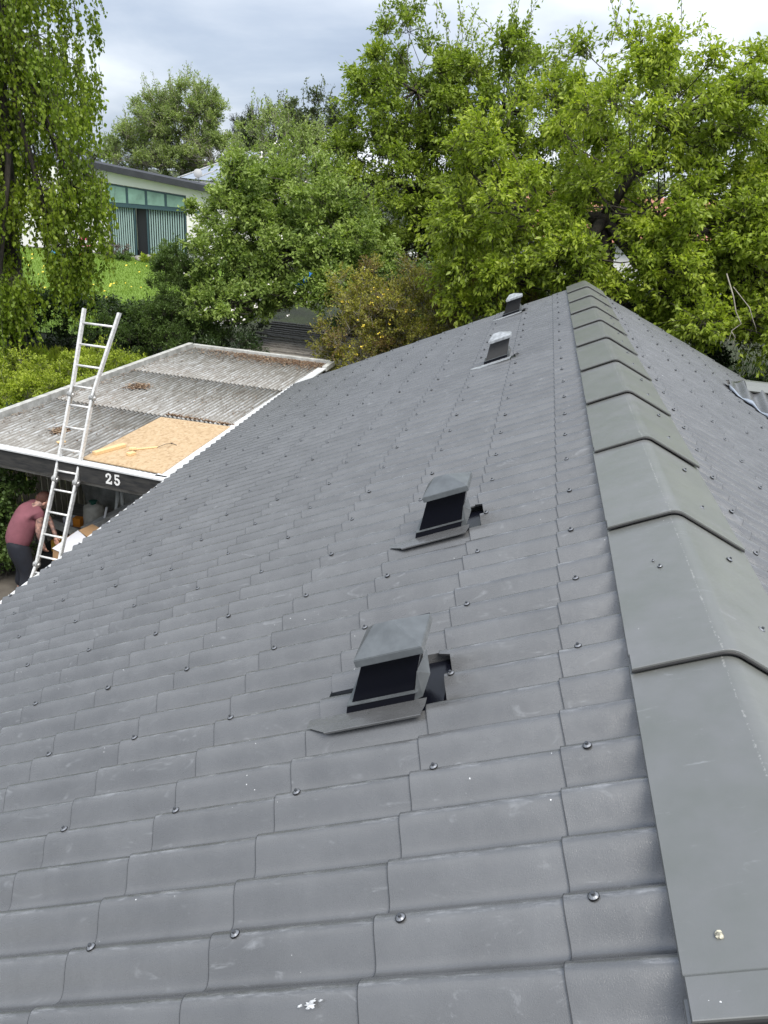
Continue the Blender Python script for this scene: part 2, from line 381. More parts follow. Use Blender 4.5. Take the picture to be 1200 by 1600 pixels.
def old_zinc_mat():
    """weathered corrugated sheet: blue-white bloom, grey, brown lichen and dirt, darker valleys"""
    mt, t, b = mat_new('weathered_corrugated'); lk = t.links
    tcn = N(t, 'ShaderNodeTexCoord')
    mpn = N(t, 'ShaderNodeMapping'); mpn.inputs['Scale'].default_value = (9.0, 1.3, 1); lk.new(tcn.outputs['Object'], mpn.inputs[0])
    n = N(t, 'ShaderNodeTexNoise', i_Scale=2.0, i_Detail=9.0, i_Roughness=0.72); lk.new(mpn.outputs[0], n.inputs['Vector'])
    r = N(t, 'ShaderNodeValToRGB')
    r.color_ramp.elements[0].position = 0.34; r.color_ramp.elements[0].color = (0.115, 0.105, 0.092, 1)
    r.color_ramp.elements[1].position = 0.66; r.color_ramp.elements[1].color = (0.43, 0.445, 0.455, 1)
    q = r.color_ramp.elements.new(0.50); q.color = (0.25, 0.245, 0.23, 1)
    lk.new(n.outputs['Fac'], r.inputs[0])
    n2 = N(t, 'ShaderNodeTexNoise', i_Scale=0.85, i_Detail=6.0, i_Roughness=0.65); lk.new(tcn.outputs['Object'], n2.inputs['Vector'])
    r2 = N(t, 'ShaderNodeMapRange', i_From_Min=0.50, i_From_Max=0.66, i_To_Max=0.45); lk.new(n2.outputs['Fac'], r2.inputs[0])
    n3 = N(t, 'ShaderNodeTexNoise', i_Scale=28.0, i_Detail=5.0, i_Roughness=0.7); lk.new(tcn.outputs['Object'], n3.inputs['Vector'])
    r3 = N(t, 'ShaderNodeMapRange', i_From_Min=0.42, i_From_Max=0.6); lk.new(n3.outputs['Fac'], r3.inputs[0])
    ml = N(t, 'ShaderNodeMath', operation='MULTIPLY'); lk.new(r2.outputs[0], ml.inputs[0]); lk.new(r3.outputs[0], ml.inputs[1])
    m1 = N(t, 'ShaderNodeMix', data_type='RGBA'); lk.new(ml.outputs[0], m1.inputs[0]); lk.new(r.outputs[0], m1.inputs[6]); m1.inputs[7].default_value = (0.13, 0.082, 0.05, 1)
    n4 = N(t, 'ShaderNodeTexNoise', i_Scale=6.5, i_Detail=8.0, i_Roughness=0.75, i_Distortion=0.8); lk.new(tcn.outputs['Object'], n4.inputs['Vector'])
    r4 = N(t, 'ShaderNodeMapRange', i_From_Min=0.57, i_From_Max=0.70, i_To_Max=0.8); lk.new(n4.outputs['Fac'], r4.inputs[0])
    m2 = N(t, 'ShaderNodeMix', data_type='RGBA'); lk.new(r4.outputs[0], m2.inputs[0]); lk.new(m1.outputs[2], m2.inputs[6]); m2.inputs[7].default_value = (0.45, 0.47, 0.475, 1)
    # darker brown tone along the valleys of the corrugation
    at = N(t, 'ShaderNodeAttribute', attribute_name='valley')
    dm = N(t, 'ShaderNodeMath', operation='MULTIPLY'); lk.new(at.outputs['Fac'], dm.inputs[0]); lk.new(n.outputs['Fac'], dm.inputs[1])
    dr = N(t, 'ShaderNodeMapRange', i_From_Min=0.12, i_From_Max=0.38, i_To_Max=0.62); lk.new(dm.outputs[0], dr.inputs[0])
    m3 = N(t, 'ShaderNodeMix', data_type='RGBA'); lk.new(dr.outputs[0], m3.inputs[0]); lk.new(m2.outputs[2], m3.inputs[6]); m3.inputs[7].default_value = (0.085, 0.072, 0.056, 1)
    lk.new(m3.outputs[2], b.inputs['Base Color'])
    b.inputs['Roughness'].default_value = 0.55
    bp = N(t, 'ShaderNodeBump', i_Strength=0.3, i_Distance=0.004); lk.new(n3.outputs['Fac'], bp.inputs['Height']); lk.new(bp.outputs[0], b.inputs['Normal'])
    return mt
M['old_zinc'] = old_zinc_mat()

def ground_mat(name, c1, c2, c3, s1, s2):
    mt, t, b = mat_new(name); lk = t.links
    tcn = N(t, 'ShaderNodeTexCoord')
    n = N(t, 'ShaderNodeTexNoise', i_Scale=s1, i_Detail=8.0, i_Roughness=0.65); lk.new(tcn.outputs['Object'], n.inputs['Vector'])
    n2 = N(t, 'ShaderNodeTexNoise', i_Scale=s2, i_Detail=5.0, i_Roughness=0.7); lk.new(tcn.outputs['Object'], n2.inputs['Vector'])
    r = N(t, 'ShaderNodeValToRGB')
    r.color_ramp.elements[0].position = 0.35; r.color_ramp.elements[0].color = (*c1, 1)
    r.color_ramp.elements[1].position = 0.65; r.color_ramp.elements[1].color = (*c2, 1)
    lk.new(n.outputs['Fac'], r.inputs[0])
    m1 = N(t, 'ShaderNodeMix', data_type='RGBA'); mr = N(t, 'ShaderNodeMapRange', i_From_Min=0.4, i_From_Max=0.65, i_To_Max=0.6)
    lk.new(n2.outputs['Fac'], mr.inputs[0]); lk.new(mr.outputs[0], m1.inputs[0]); lk.new(r.outputs[0], m1.inputs[6]); m1.inputs[7].default_value = (*c3, 1)
    lk.new(m1.outputs[2], b.inputs['Base Color']); b.inputs['Roughness'].default_value = 0.9
    bp = N(t, 'ShaderNodeBump', i_Strength=0.8, i_Distance=0.06); lk.new(n2.outputs['Fac'], bp.inputs['Height']); lk.new(bp.outputs[0], b.inputs['Normal'])
    return mt
M['soil'] = ground_mat('rough_ground', (0.018, 0.026, 0.010), (0.040, 0.060, 0.016), (0.028, 0.022, 0.014), 0.8, 9.0)
M['lawn'] = ground_mat('mown_lawn', (0.125, 0.215, 0.022), (0.175, 0.275, 0.035), (0.11, 0.18, 0.02), 0.35, 14.0)

# ------------------------------------------------------------------ ground
def ss(x, a, b):
    t = min(1, max(0, (x - a) / (b - a))); return t * t * (3 - 2 * t)
def gz(x, y):
    z = -4.6 + 1.05 * ss(y, 10.5, 24) + 0.55 * ss(y, 24, 38)
    z += 0.95 * ss(x, -8.6, -5.5) * ss(y, 15.2, 18.5) * (1 - ss(y, 26, 40))
    return z
xs = np.concatenate([np.linspace(-600, -50, 12), np.linspace(-45, 40, 130), np.linspace(50, 600, 12)])
ys = np.concatenate([np.linspace(-300, -12, 8), np.linspace(-8, 60, 110), np.linspace(70, 900, 16)])
V = [(x, y, gz(x, y)) for y in ys for x in xs]
nx = len(xs)
F = [(j * nx + i, j * nx + i + 1, (j + 1) * nx + i + 1, (j + 1) * nx + i) for j in range(len(ys) - 1) for i in range(nx - 1)]
g = link('ground', np_mesh('ground', V, F, True), M['soil']); tag(g, kind='structure')
# lawn in front of the far bungalow
xs = np.linspace(-40, -11.5, 60); ys = np.linspace(21.5, 37.3, 40)
V = [(x, y, gz(x, y) + 0.03) for y in ys for x in xs]; nx = len(xs)
F = [(j * nx + i, j * nx + i + 1, (j + 1) * nx + i + 1, (j + 1) * nx + i) for j in range(len(ys) - 1) for i in range(nx - 1)]
tag(link('lawn', np_mesh('lawn', V, F, True), M['lawn']), kind='structure')
xs = np.linspace(-12, -4, 12); ys = np.linspace(2, 13, 14)
V = [(x, y, gz(x, y) + 0.02) for y in ys for x in xs]; nx = len(xs)
F = [(j * nx + i, j * nx + i + 1, (j + 1) * nx + i + 1, (j + 1) * nx + i) for j in range(len(ys) - 1) for i in range(nx - 1)]
tag(link('driveway', np_mesh('driveway', V, F, True), M['concrete']), kind='structure')

# ================================================================== our house
SL = 0.42645
CS, SN = math.cos(SL), math.sin(SL)
P = 0.177; D = 0.4708; S1 = 0.5283; Y0 = 1.2034; TH = 0.0075; TAU = 0.0195; AMP = 0.0255
NC = 11
house = empty('house', (0, 6, -4.6), 0, 'house whose dark grey corrugated sheet roof fills the foreground', 'house')
def LP(v):                       # house parts are children: give local coordinates
    return (v[0], v[1] - 6, v[2] + 4.6)

WT = [k / 18 for k in range(18)]
WC = 0.065
def _wv(t):
    x = 2 * PI * (t - WC)
    return (math.cos(x) - 0.02 * math.cos(2 * x) - 0.07 * math.sin(2 * x) - 0.98) / 2.0
WH = [_wv(t) for t in WT]
DEP = 0.064
def wave_h(v):
    """height of the asymmetric wave: broad gently sloping face, dip toward -v, steep back facing +v; crest near v = 0"""
    t = (-v / P + 0.03) % 1.0
    for a, b, c, d in zip(WT, WT[1:] + [1.0], WH, WH[1:] + [WH[0]]):
        if a <= t <= b:
            return DEP * (c + (d - c) * (t - a) / (b - a))
    return 0.0
def wave_stations(waves):
    """v positions from the near edge to the far edge"""
    vs = []
    for w_ in range(waves):
        for t in WT: vs.append((w_ + 1 - t) * P)
    vs.append(0.0)
    return sorted(v - P + 0.03 * P for v in vs)
def sheet_mesh(waves, length, side, recess=None, cut=None, y_ref=0.0, eave=False):
    """profiled sheet, local origin at its lower edge; u = distance up from the lower edge, v = along the ridge"""
    stn = wave_stations(waves)
    nv = len(stn) - 1
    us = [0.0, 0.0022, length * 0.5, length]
    top, bot = [], []
    prof = wave_h
    for j in range(nv + 1):
        v = stn[j]
        row, rowb = [], []
        for u in us:
            uu = u
            n = prof(v) - TAU * u
            if recess and recess[0] < v < recess[1]:
                n = -DEP - TAU * u
            if cut and cut[0] < v < cut[1]:
                uu = max(u, cut[2])
            row.append((uu, v, n)); rowb.append((uu, v, n - TH))
        top.append(row); bot.append(rowb)
    V, F = [], []
    def conv(p):
        u, v, n = p
        # local x is along the slope toward the eave
        return (-u * side, v, n)
    k = len(us)
    for r in top: V += [conv(p) for p in r]
    o = len(V)
    for r in bot: V += [conv(p) for p in r]
    def face(a, b, c, d):
        F.append((a, b, c, d) if side < 0 else (d, c, b, a))
    for j in range(nv):
        for i in range(k - 1):
            a = j * k + i
            face(a + 1, a, a + k, a + k + 1)
            face(o + a, o + a + 1, o + a + k + 1, o + a + k)
    for j in range(nv):
        face(j * k, o + j * k, o + (j + 1) * k, (j + 1) * k)
        a = j * k + k - 1
        face(a + k, o + a + k, o + a, a)
    for i in range(k - 1):
        face(i, i + 1, o + i + 1, o + i)
        a = nv * k + i
        face(a + 1, a, o + a, o + a + 1)
    me = np_mesh('roof_sheet', V, F, False)
    me.polygons.foreach_set('use_smooth', [True] * len(me.polygons)); me.set_sharp_from_angle(angle=R(50))
    ca = [max(0.0, 1 - abs(((-v_ / P + 0.03 + .5) % 1.0) - .5 - .03) / .12) for v_ in stn]
    at_ = me.attributes.new('crest', 'FLOAT', 'POINT'); at_.data.foreach_set('value', np.tile(np.repeat(ca, k), 2).astype(np.float32))
    me.materials.append(M['sheet']); me.materials.append(M['edge_joint_shade'])
    mi = np.zeros(len(me.polygons), dtype=np.int32); mi[0:nv * 6:6] = 1; mi[nv * 6:nv * 8:2] = 1  # lower edge faces, plus a thin top strip coloured dark as the joint's shade
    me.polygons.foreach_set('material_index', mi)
    return me

def place_on_roof(o, side, s, y, n=0.0, parent=house):
    """local x: side*down-slope, y: along ridge, z: normal"""
    o.parent = parent
    o.location = LP((side * (s * CS + n * SN), y, -s * SN + n * CS))
    o.rotation_euler = (0, side * SL, 0)

VENTS = [2.305, 3.905, 8.735, 12.44]
full = {}
for side in (-1, 1):
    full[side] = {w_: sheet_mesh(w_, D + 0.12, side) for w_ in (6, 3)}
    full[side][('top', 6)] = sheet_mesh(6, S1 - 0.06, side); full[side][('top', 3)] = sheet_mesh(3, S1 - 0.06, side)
WING_Y, WING_X, WING_Z = 10.33, 1.69, -0.757
TANW = 0.25
for side in (-1, 1):
    for c in range(NC):
        for j in range(-3, 12):
            waves = 3 if j == 11 else 6
            y = Y0 + j * 6 * P
            s = S1 + c * D
            me = full[side][('top', waves)] if c == 0 else full[side][waves]
            if side < 0:
                for yf in VENTS:
                    if y - P < yf < y - P + waves * P:
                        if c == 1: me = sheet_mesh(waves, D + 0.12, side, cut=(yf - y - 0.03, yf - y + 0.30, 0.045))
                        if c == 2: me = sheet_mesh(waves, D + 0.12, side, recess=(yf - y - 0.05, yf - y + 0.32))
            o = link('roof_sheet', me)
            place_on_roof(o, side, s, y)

# fixing screws: shared mesh, one every third wave on each course
def screw_mesh():
    bm = bmesh.new()
    def cyl(r0, r1, z0, z1, seg):
        a = [bm.verts.new((r0 * math.cos(2 * PI * k / seg), r0 * math.sin(2 * PI * k / seg), z0)) for k in range(seg)]
        b_ = [bm.verts.new((r1 * math.cos(2 * PI * k / seg), r1 * math.sin(2 * PI * k / seg), z1)) for k in range(seg)]
        for k in range(seg): bm.faces.new((a[k], a[(k + 1) % seg], b_[(k + 1) % seg], b_[k]))
        return bm.faces.new(b_)
    cyl(0.0135, 0.0135, -0.002, 0.0015, 12)                       # rubber washer
    cyl(0.0120, 0.0075, 0.0016, 0.0050, 12)
    cyl(0.0052, 0.0052, 0.0048, 0.0115, 6)
    me = bpy.data.meshes.new('roof_screw'); bm.to_mesh(me); bm.free()
    me.materials.append(M['rubber']); me.materials.append(M['screw_cap']); me.materials.append(M['screw'])
    for i, p in enumerate(me.polygons): p.material_index = 0 if i < 13 else (1 if i < 26 else 2)
    return me
scm = screw_mesh()
spots = []
rs = random.Random(4)
for c in range(NC):
    for k in range(-2, 23):
        y = 1.380 + k * 3 * P
        s = S1 + c * D - 0.075
        for side in (-1, 1):
            if side < 0 and c in (1, 2) and any(-0.1 < y - yf < 0.36 and s > 0.95 for yf in VENTS): continue
            if side > 0 and s * CS > WING_X and abs(y - WING_Y) < (s * CS - WING_X) * 1.9 + 0.25: continue
            if y > 13.2: continue
            spots.append((side, s + rs.uniform(-.007, .007), y + rs.uniform(-.012, .012)))
spots.sort(key=lambda q: (q[0] * q[1] * CS + 0.73) ** 2 + q[2] ** 2 + (1.26 + q[1] * SN) ** 2 + (200 if q[2] < 0.9 else 0))
for side, s, y in spots[:280]:
    o = link('roof_screw', scm)
    place_on_roof(o, side, s, y, 0.001)
V, F = [], []
sv = np.array([v.co[:] for v in scm.vertices])
for side, s, y in spots[280:]:
    b0 = len(V)
    for q in sv:
        lx, ly, lz = q
        V.append(LP((side * ((s + side * lx * 1) * CS + (lz + .001) * SN), y + ly, -(s + side * lx) * SN + (lz + .001) * CS)))
    for p in scm.polygons:
        vs = list(p.vertices)
        F.append([b0 + i for i in vs])
me = bpy.data.meshes.new('far_screws'); me.from_pydata(V, [], F); me.update()
o = link('far_screws', me, M['screw'], house); tag(o, kind='stuff')

# ridge caps
CAP_Y0, CAP_L = 1.045, 1.1485
def cap_profile(off):
    """points across the ridge, left edge to right edge"""
    pts = []
    sl_, sr_ = 0.302, 0.345
    n = 0.012 + off
    pts.append((-(sl_ * CS), -sl_ * SN + n))
    pts.append((-(0.19 * CS), -0.19 * SN + n + 0.003))
    rw = 0.032
    for a in range(-4, 5):
        t = a / 4
        pts.append((t * rw, -rw * math.tan(SL) * (0.5 + 0.5 * t * t) + n + 0.0045))
    pts.append((0.19 * CS, -0.19 * SN + n + 0.003))
    pts.append((sr_ * CS, -sr_ * SN + n))
    return pts
def cap_mesh():
    # v from 0 (near end, collar) to L + lap
    stations = [(0.0, 0.0215), (0.002, 0.0225), (0.088, 0.0205), (0.092, 0.0175), (0.098, 0.0115), (0.101, 0.0105), (CAP_L + 0.06, -0.003)]
    V, F = [], []
    t = 0.007
    for v, off in stations:
        pr = cap_profile(off)
        V += [(x, v, z) for x, z in pr]
    k = len(cap_profile(0)); ns = len(stations)
    o = len(V)
    for v, off in stations:
        V += [(x, v, z - t) for x, z in cap_profile(off)]
    for j in range(ns - 1):
        for i in range(k - 1):
            a = j * k + i
            F.append((a, a + 1, a + k + 1, a + k)); F.append((o + a + 1, o + a, o + a + k, o + a + k + 1))
    for i in range(k - 1):
        F.append((i + 1, i, o + i, o + i + 1)); a = (ns - 1) * k + i; F.append((a, a + 1, o + a + 1, o + a))
    for j in range(ns - 1):
        a = j * k; F.append((a, a + k, o + a + k, o + a)); a = j * k + k - 1; F.append((a + k, a, o + a, o + a + k))
    me = np_mesh('ridge_cap', V, F, False)
    me.polygons.foreach_set('use_smooth', [True] * len(me.polygons)); me.set_sharp_from_angle(angle=R(13))
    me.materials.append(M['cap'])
    return me
capm = cap_mesh()
def seal_mesh():
    V, F = [], []
    pr = cap_profile(0.0140)
    for v in (-0.004, 0.03):
        V += [(x, v, z) for x, z in pr]
    for v in (-0.004, 0.03):
        V += [(x, v, z - 0.0075) for x, z in pr]
    k = len(pr)
    for i in range(k - 1):
        F += [(i, i + 1, k + i + 1, k + i), (i + 1, i, 2 * k + i, 2 * k + i + 1)]
    me = np_mesh('rubber_seal', V, F); me.materials.append(M['rubber']); return me
sealm = seal_mesh()
rs = random.Random(9)
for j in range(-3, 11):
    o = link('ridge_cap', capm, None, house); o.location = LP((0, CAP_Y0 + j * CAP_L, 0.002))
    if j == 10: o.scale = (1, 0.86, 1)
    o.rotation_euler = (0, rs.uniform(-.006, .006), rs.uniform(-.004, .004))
    q = link('rubber_seal', sealm, None, o)
    for s, yy in ((0.195, 0.33), (0.205, 0.88)):
        q = link('cap_screw', scm, None, o)
        q.location = (s * CS, yy + rs.uniform(-.03, .03), -s * SN + 0.0215)
        q.rotation_euler = (0, SL, 0)

# roof vents
def sv_box(bm, s0, s1, y0, y1, n0, n1, lean=0.0, bev=0):
    """box in slope coordinates, local x = -s (left slope)"""
    r = bmesh.ops.create_cube(bm, size=1)
    for v in r['verts']:
        s = s0 if v.co.x < 0 else s1; y = y0 if v.co.y < 0 else y1; n = n0 if v.co.z < 0 else n1
        s -= lean * n
        v.co = (-s, y, n)
    bmesh.ops.reverse_faces(bm, faces=[f for f in {f for v in r['verts'] for f in v.link_faces}])
def vent(yf, dusty, i):
    mtop = M['vent_dusty'] if dusty else M['vent_grey']
    root = None
    bm = bmesh.new(); sv_box(bm, 0.058, 0.310, 0.006, 0.19, -0.03, 0.232, 0.52)
    for v in bm.verts:
        if v.co.z > 0.1 and v.co.x < -0.12: v.co.x += 0.034
    b_ = mesh_obj('roof_vent', bm, M['vent_black'] if i < 2 else mat('vent_dark_grey%d' % i, (0.02 if i == 3 else 0.06,) * 3, 0.35))
    place_on_roof(b_, -1, 1.0, yf, 0.0)
    # hood: rim with a hipped top
    bm = bmesh.new()
    s0, s1, y0, y1 = -0.068, 0.184, -0.055, 0.175
    nz0, nz1, nz2 = 0.207, 0.236, 0.288
    P8 = [(s0, y0, nz0), (s1, y0, nz0), (s1, y1, nz0), (s0, y1, nz0), (s0, y0, nz1), (s1, y0, nz1), (s1, y1, nz1), (s0, y1, nz1), (0.045, 0.085, nz2), (0.118, 0.085, nz2)]
    vs = [bm.verts.new((-s, y, n)) for s, y, n in P8]
    for f in ((0, 4, 5, 1), (1, 5, 6, 2), (2, 6, 7, 3), (3, 7, 4, 0), (4, 8, 9, 5), (5, 9, 6), (6, 9, 8, 7), (7, 8, 4), (0, 1, 2, 3)):
        bm.faces.new([vs[k] for k in f])
    bmesh.ops.recalc_face_normals(bm, faces=bm.faces)
    bmesh.ops.bevel(bm, geom=list(bm.edges), offset=0.0022, segments=2, affect='EDGES')
    h = mesh_obj('vent_hood', bm, mtop, b_)
    bm = bmesh.new(); sv_box(bm, 0.050, 0.316, -0.006, 0.20, 0.0, 0.036, 0.5)
    mesh_obj('collar', bm, M['vent_black'], b_)
    bm = bmesh.new(); sv_box(bm, 0.040, 0.318, -0.009, 0.203, 0.0362, 0.041, 0.5)
    mesh_obj('collar_lip', bm, M['vent_grey'], b_)
    # wedge flange on the ridge side
    bm = bmesh.new()
    pts = [(0.05, 0.0, 0.0), (0.02, 0.02, 0.0), (-0.02, 0.07, 0.055), (0.0, 0.0, 0.115), (0.05, 0.19, 0.0), (0.0, 0.19, 0.09)]
    vv = [bm.verts.new((-s, y, n)) for s, y, n in pts]
    for f in ((0, 1, 3), (1, 2, 3), (1, 4, 2), (2, 4, 5), (2, 5, 3)): bm.faces.new([vv[k] for k in f])
    mesh_obj('side_flange', bm, M['vent_grey'], b_)
    # flashing: a folded strip in front, and an upstand on the low side
    bm = bmesh.new()
    rows = [(-0.098, 0.006, 0.43, 0.0045), (-0.096, 0.006, 0.43, 0.0055), (-0.050, -0.005, 0.462, 0.0075), (-0.004, -0.005, 0.462, 0.0075)]
    rr_ = []
    for k, (y, a, b2, n) in enumerate(rows):
        rr_.append([bm.verts.new((-(a + 0.003), y, n)), bm.verts.new((-(b2 - (0.05 if k < 2 else 0)), y, n))])
    for a, b2 in zip(rr_, rr_[1:]): bm.faces.new((a[0], a[1], b2[1], b2[0]))
    r0 = [bm.verts.new((v.co.x, v.co.y, v.co.z - 0.007)) for v in rr_[0]]
    bm.faces.new((rr_[0][1], rr_[0][0], r0[0], r0[1]))
    bmesh.ops.recalc_face_normals(bm, faces=bm.faces)
    mesh_obj('flashing', bm, mtop if dusty else M['sheet'], b_)
    # base plate filling the flattened waves
    bm = bmesh.new(); sv_box(bm, -0.040, 0.468, -0.045, 0.315, -0.066, -0.045)
    mesh_obj('base_plate', bm, M['vent_black'], b_)
    # short wave stubs on the low side of the duct
    V, F = [], []
    for j in range(29):
        v = -0.04 + 0.36 * j / 28
        n = wave_h(yf + v - Y0)
        V += [(-0.318, v, n - 0.002), (-0.462, v, n + 0.001), (-0.318, v, -0.05)]
    F = []
    for j in range(28): a = 3 * j; F += [(a, a + 1, a + 4, a + 3)]
    me = np_mesh('wave_stub', V, F, True); me.materials.append(M['sheet'])
    link('wave_stub', me, None, b_)
for i, yf in enumerate(VENTS): vent(yf, i >= 2, i)

# paint splash on a sheet and a blob of putty and loose screws on the near cap
def blot(name, cs, cy, rs_, ry, n0, mt, seed, holes=0):
    rr = random.Random(seed); V = []; F = []
    for (ox, oy, sc) in [(0, 0, 1)] + [(rr.uniform(-1.6, 1.6) * rs_, rr.uniform(-1.6, 1.6) * ry, rr.uniform(.12, .4)) for _ in range(5)]:
        b0 = len(V); V.append((ox, oy, .0012))
        for k in range(18):
            a = 2 * PI * k / 18; q = rr.uniform(.45, 1.15) * sc
            V.append((ox + math.cos(a) * rs_ * q, oy + math.sin(a) * ry * q, 0.0004))
        for k in range(18): F.append((b0, b0 + 1 + k, b0 + 1 + (k + 1) % 18))
    me = bpy.data.meshes.new(name); me.from_pydata(V, [], F); me.update(); me.materials.append(mt)
    o = link(name, me); place_on_roof(o, -1, cs, cy, n0)
    return o
M['splash'] = mat('dried_white_paint', (0.62, 0.63, 0.64), 0.6, col2=(0.25, 0.26, 0.27), scale=90)
q = blot('paint_splash', 1.112, 1.166, .017, .011, -.0075, M['splash'], 5); q['label'] = 'dried white splash on the sheet'
bm = bmesh.new(); bmesh.ops.create_icosphere(bm, subdivisions=2, radius=.009)
for v in bm.verts: v.co *= 1 + .5 * mnoise.noise(v.co * 160); v.co.z *= .6
q = mesh_obj('putty_blob', bm, mat('cream_putty', (.60, .57, .44), .6, col2=(.05, .05, .05), scale=120)); place_on_roof(q, -1, .209, 1.223, .026)
for k, (s_, y_) in enumerate(((.121, 2.868), (.140, 2.93))):
    q = link('cap_screw', scm); place_on_roof(q, -1, s_, y_, .021); q.scale = (.7, .7, .9) if k == 0 else (.4, .4, .5)

# eaves gutter and fascia, walls
EX = -(S1 + (NC - 1) * D) * CS; EZ = -(S1 + (NC - 1) * D) * SN
for side in (-1, 1):
    V, F = [], []
    seg = 10
    for y in (-2.3, 13.4):
        for k in range(seg + 1):
            a = PI * k / seg
            V.append(LP((side * (abs(EX) - 0.020 - 0.062 * math.cos(a)), y, EZ - 0.060 - 0.062 * math.sin(a))))
    for k in range(seg): F.append((k, k + 1, seg + 2 + k, seg + 1 + k))
    me = np_mesh('gutter', V, F, True)
    o = link('gutter', me, M['white_pvc'], house)
    md = o.modifiers.new('t', 'SOLIDIFY'); md.thickness = 0.005
    box('fascia_board', LP((side * abs(EX) + 0.03 * side - 0.04, -2.3, EZ - 0.26)), LP((side * abs(EX) + 0.0 * side - 0.04 + 0.03, 13.35, EZ - 0.075)), M['white_pvc'], house)
    # scalloped white foam closer between the waves at the eaves
    V, F = [], []
    n_ = 88 * 10
    for j in range(n_ + 1):
        y = Y0 - 19 * P + j * P / 10
        h = wave_h(y - Y0) - TH - 0.001
        ds = 0.028
        for s_, n in ((NC * D + S1 - D - ds, h), (NC * D + S1 - D - ds, -0.075)):
            V.append(LP((side * (s_ * CS + n * SN), y, -s_ * SN + n * CS)))
        V.append(LP((side * (abs(EX) - 0.030), y, EZ - 0.060)))
    for j in range(n_): a = 3 * j; F += [(a, a + 3, a + 4, a + 1), (a, a + 2, a + 5, a + 3)]
    me = np_mesh('eave_closer', V, F, False); link('eave_closer', me, M['white_pvc'], house)
for x0 in (-4.45, 4.25): box('wall', LP((x0, -2.0, -4.6)), LP((x0 + 0.2, 12.9, -2.25)), M['render'], house)
for y0 in (-2.0, 12.7):
    bm = bmesh.new()
    pr = [(-4.44, -4.6), (4.44, -4.6), (4.44, -2.12), (0, -0.12), (-4.44, -2.12)]
    f_ = [bm.verts.new(LP((x, y0, z))) for x, z in pr]; b2 = [bm.verts.new(LP((x, y0 + 0.2, z))) for x, z in pr]
    bm.faces.new(f_); bm.faces.new(list(reversed(b2)))
    for k in range(5): bm.faces.new((f_[(k + 1) % 5], f_[k], b2[k], b2[(k + 1) % 5]))
    mesh_obj('gable_wall', bm, M['render'], house)

# side wing whose ridge dies into the right slope
V, F = [], []
x1 = 7.0
def wing_pt(x, t, up=0.0):
    """t: distance from the wing ridge toward -y (near side negative)"""
    return LP((x, WING_Y + t, WING_Z + 0.004 - abs(t) * TANW + up))
for sgn in (-1, 1):
    V, F = [], []
    cols = 300
    for j in range(cols + 1):
        x = WING_X + 0.08 + (x1 - WING_X - 0.08) * j / cols
        h = AMP * math.cos(2 * PI * x / P) * 0.9
        tm = (x - WING_X) / (math.tan(SL)) * 0 + 0
        # the valley: main slope z = -x tan(SL); wing z = WING_Z - t*TANW
        tval = max(0.02, (x * math.tan(SL) + WING_Z) / TANW) * 1.0
        tval = min(tval, 3.3)
        for q in range(5):
            t = tval * q / 4
            V.append(wing_pt(x, sgn * t, 0.02 + h * min(1, tval * 3)))
    for j in range(cols):
        for q in range(4):
            a = j * 5 + q; F.append((a, a + 1, a + 6, a + 5) if sgn < 0 else (a, a + 5, a + 6, a + 1))
    me = np_mesh('wing_sheet', V, F, True)
    o = link('wing_sheet', me, M['sheet'], house)
# crumpled white flashing foil showing along the near valley
rs = random.Random(21)
V, F = [], []
for j in range(60):
    f = j / 59
    x = WING_X + 0.06 + 2.4 * f
    t = (x * math.tan(SL) + WING_Z) / TANW + 0.02
    wv = 0.022 * math.cos(2 * PI * x / P)
    for q, (dt, up) in enumerate(((0.03, 0.012), (0.0, 0.026), (-0.035, 0.014), (-0.075, 0.002))):
        yv = WING_Y - (t - dt * 1.0)
        xx = x + rs.uniform(-.008, .008)
        if q == 3: yv += .03
        zz = max(WING_Z - abs(t - dt) * TANW, -xx * math.tan(SL)) + up + wv * (1 if q < 3 else .3) + rs.uniform(-.006, .006)
        V.append(LP((xx, yv, zz)))
for j in range(59):
    for q in range(3): a = j * 4 + q; F.append((a, a + 4, a + 5, a + 1))
me = np_mesh('valley_foil', V, F); o = link('valley_foil', me, M['zinc'], house)
o.modifiers.new('t', 'SOLIDIFY').thickness = 0.004
# wing ridge caps standing proud of the slope with an open dark end
for j in range(5):
    xa = WING_X + 0.26 + j * 1.05; up0, up1 = (0.048, 0.040)
    V, F = [], []
    prof_ = [(-0.23, -0.070), (-0.13, -0.028), (-0.04, 0.0), (0.04, 0.0), (0.13, -0.028), (0.23, -0.070)]
    for x, up in ((xa, up0), (xa + 1.10, up1)):
        V += [LP((x, WING_Y + t * 1.1, WING_Z + z + up)) for t, z in prof_]
        V += [LP((x, WING_Y + t * 1.1, WING_Z + z + up - 0.012)) for t, z in prof_]
    for k in range(5):
        F += [(k + 1, k, 12 + k, 13 + k), (6 + k, 7 + k, 19 + k, 18 + k), (k, k + 1, 7 + k, 6 + k), (13 + k, 12 + k, 18 + k, 19 + k)]
    me = bpy.data.meshes.new('wing_ridge_cap'); me.from_pydata(V, [], F); me.update()
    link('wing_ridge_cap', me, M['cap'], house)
box('wing_wall', LP((4.6, WING_Y - 2.3, -4.6)), LP((6.6, WING_Y + 2.2, -1.55)), M['render'], house)

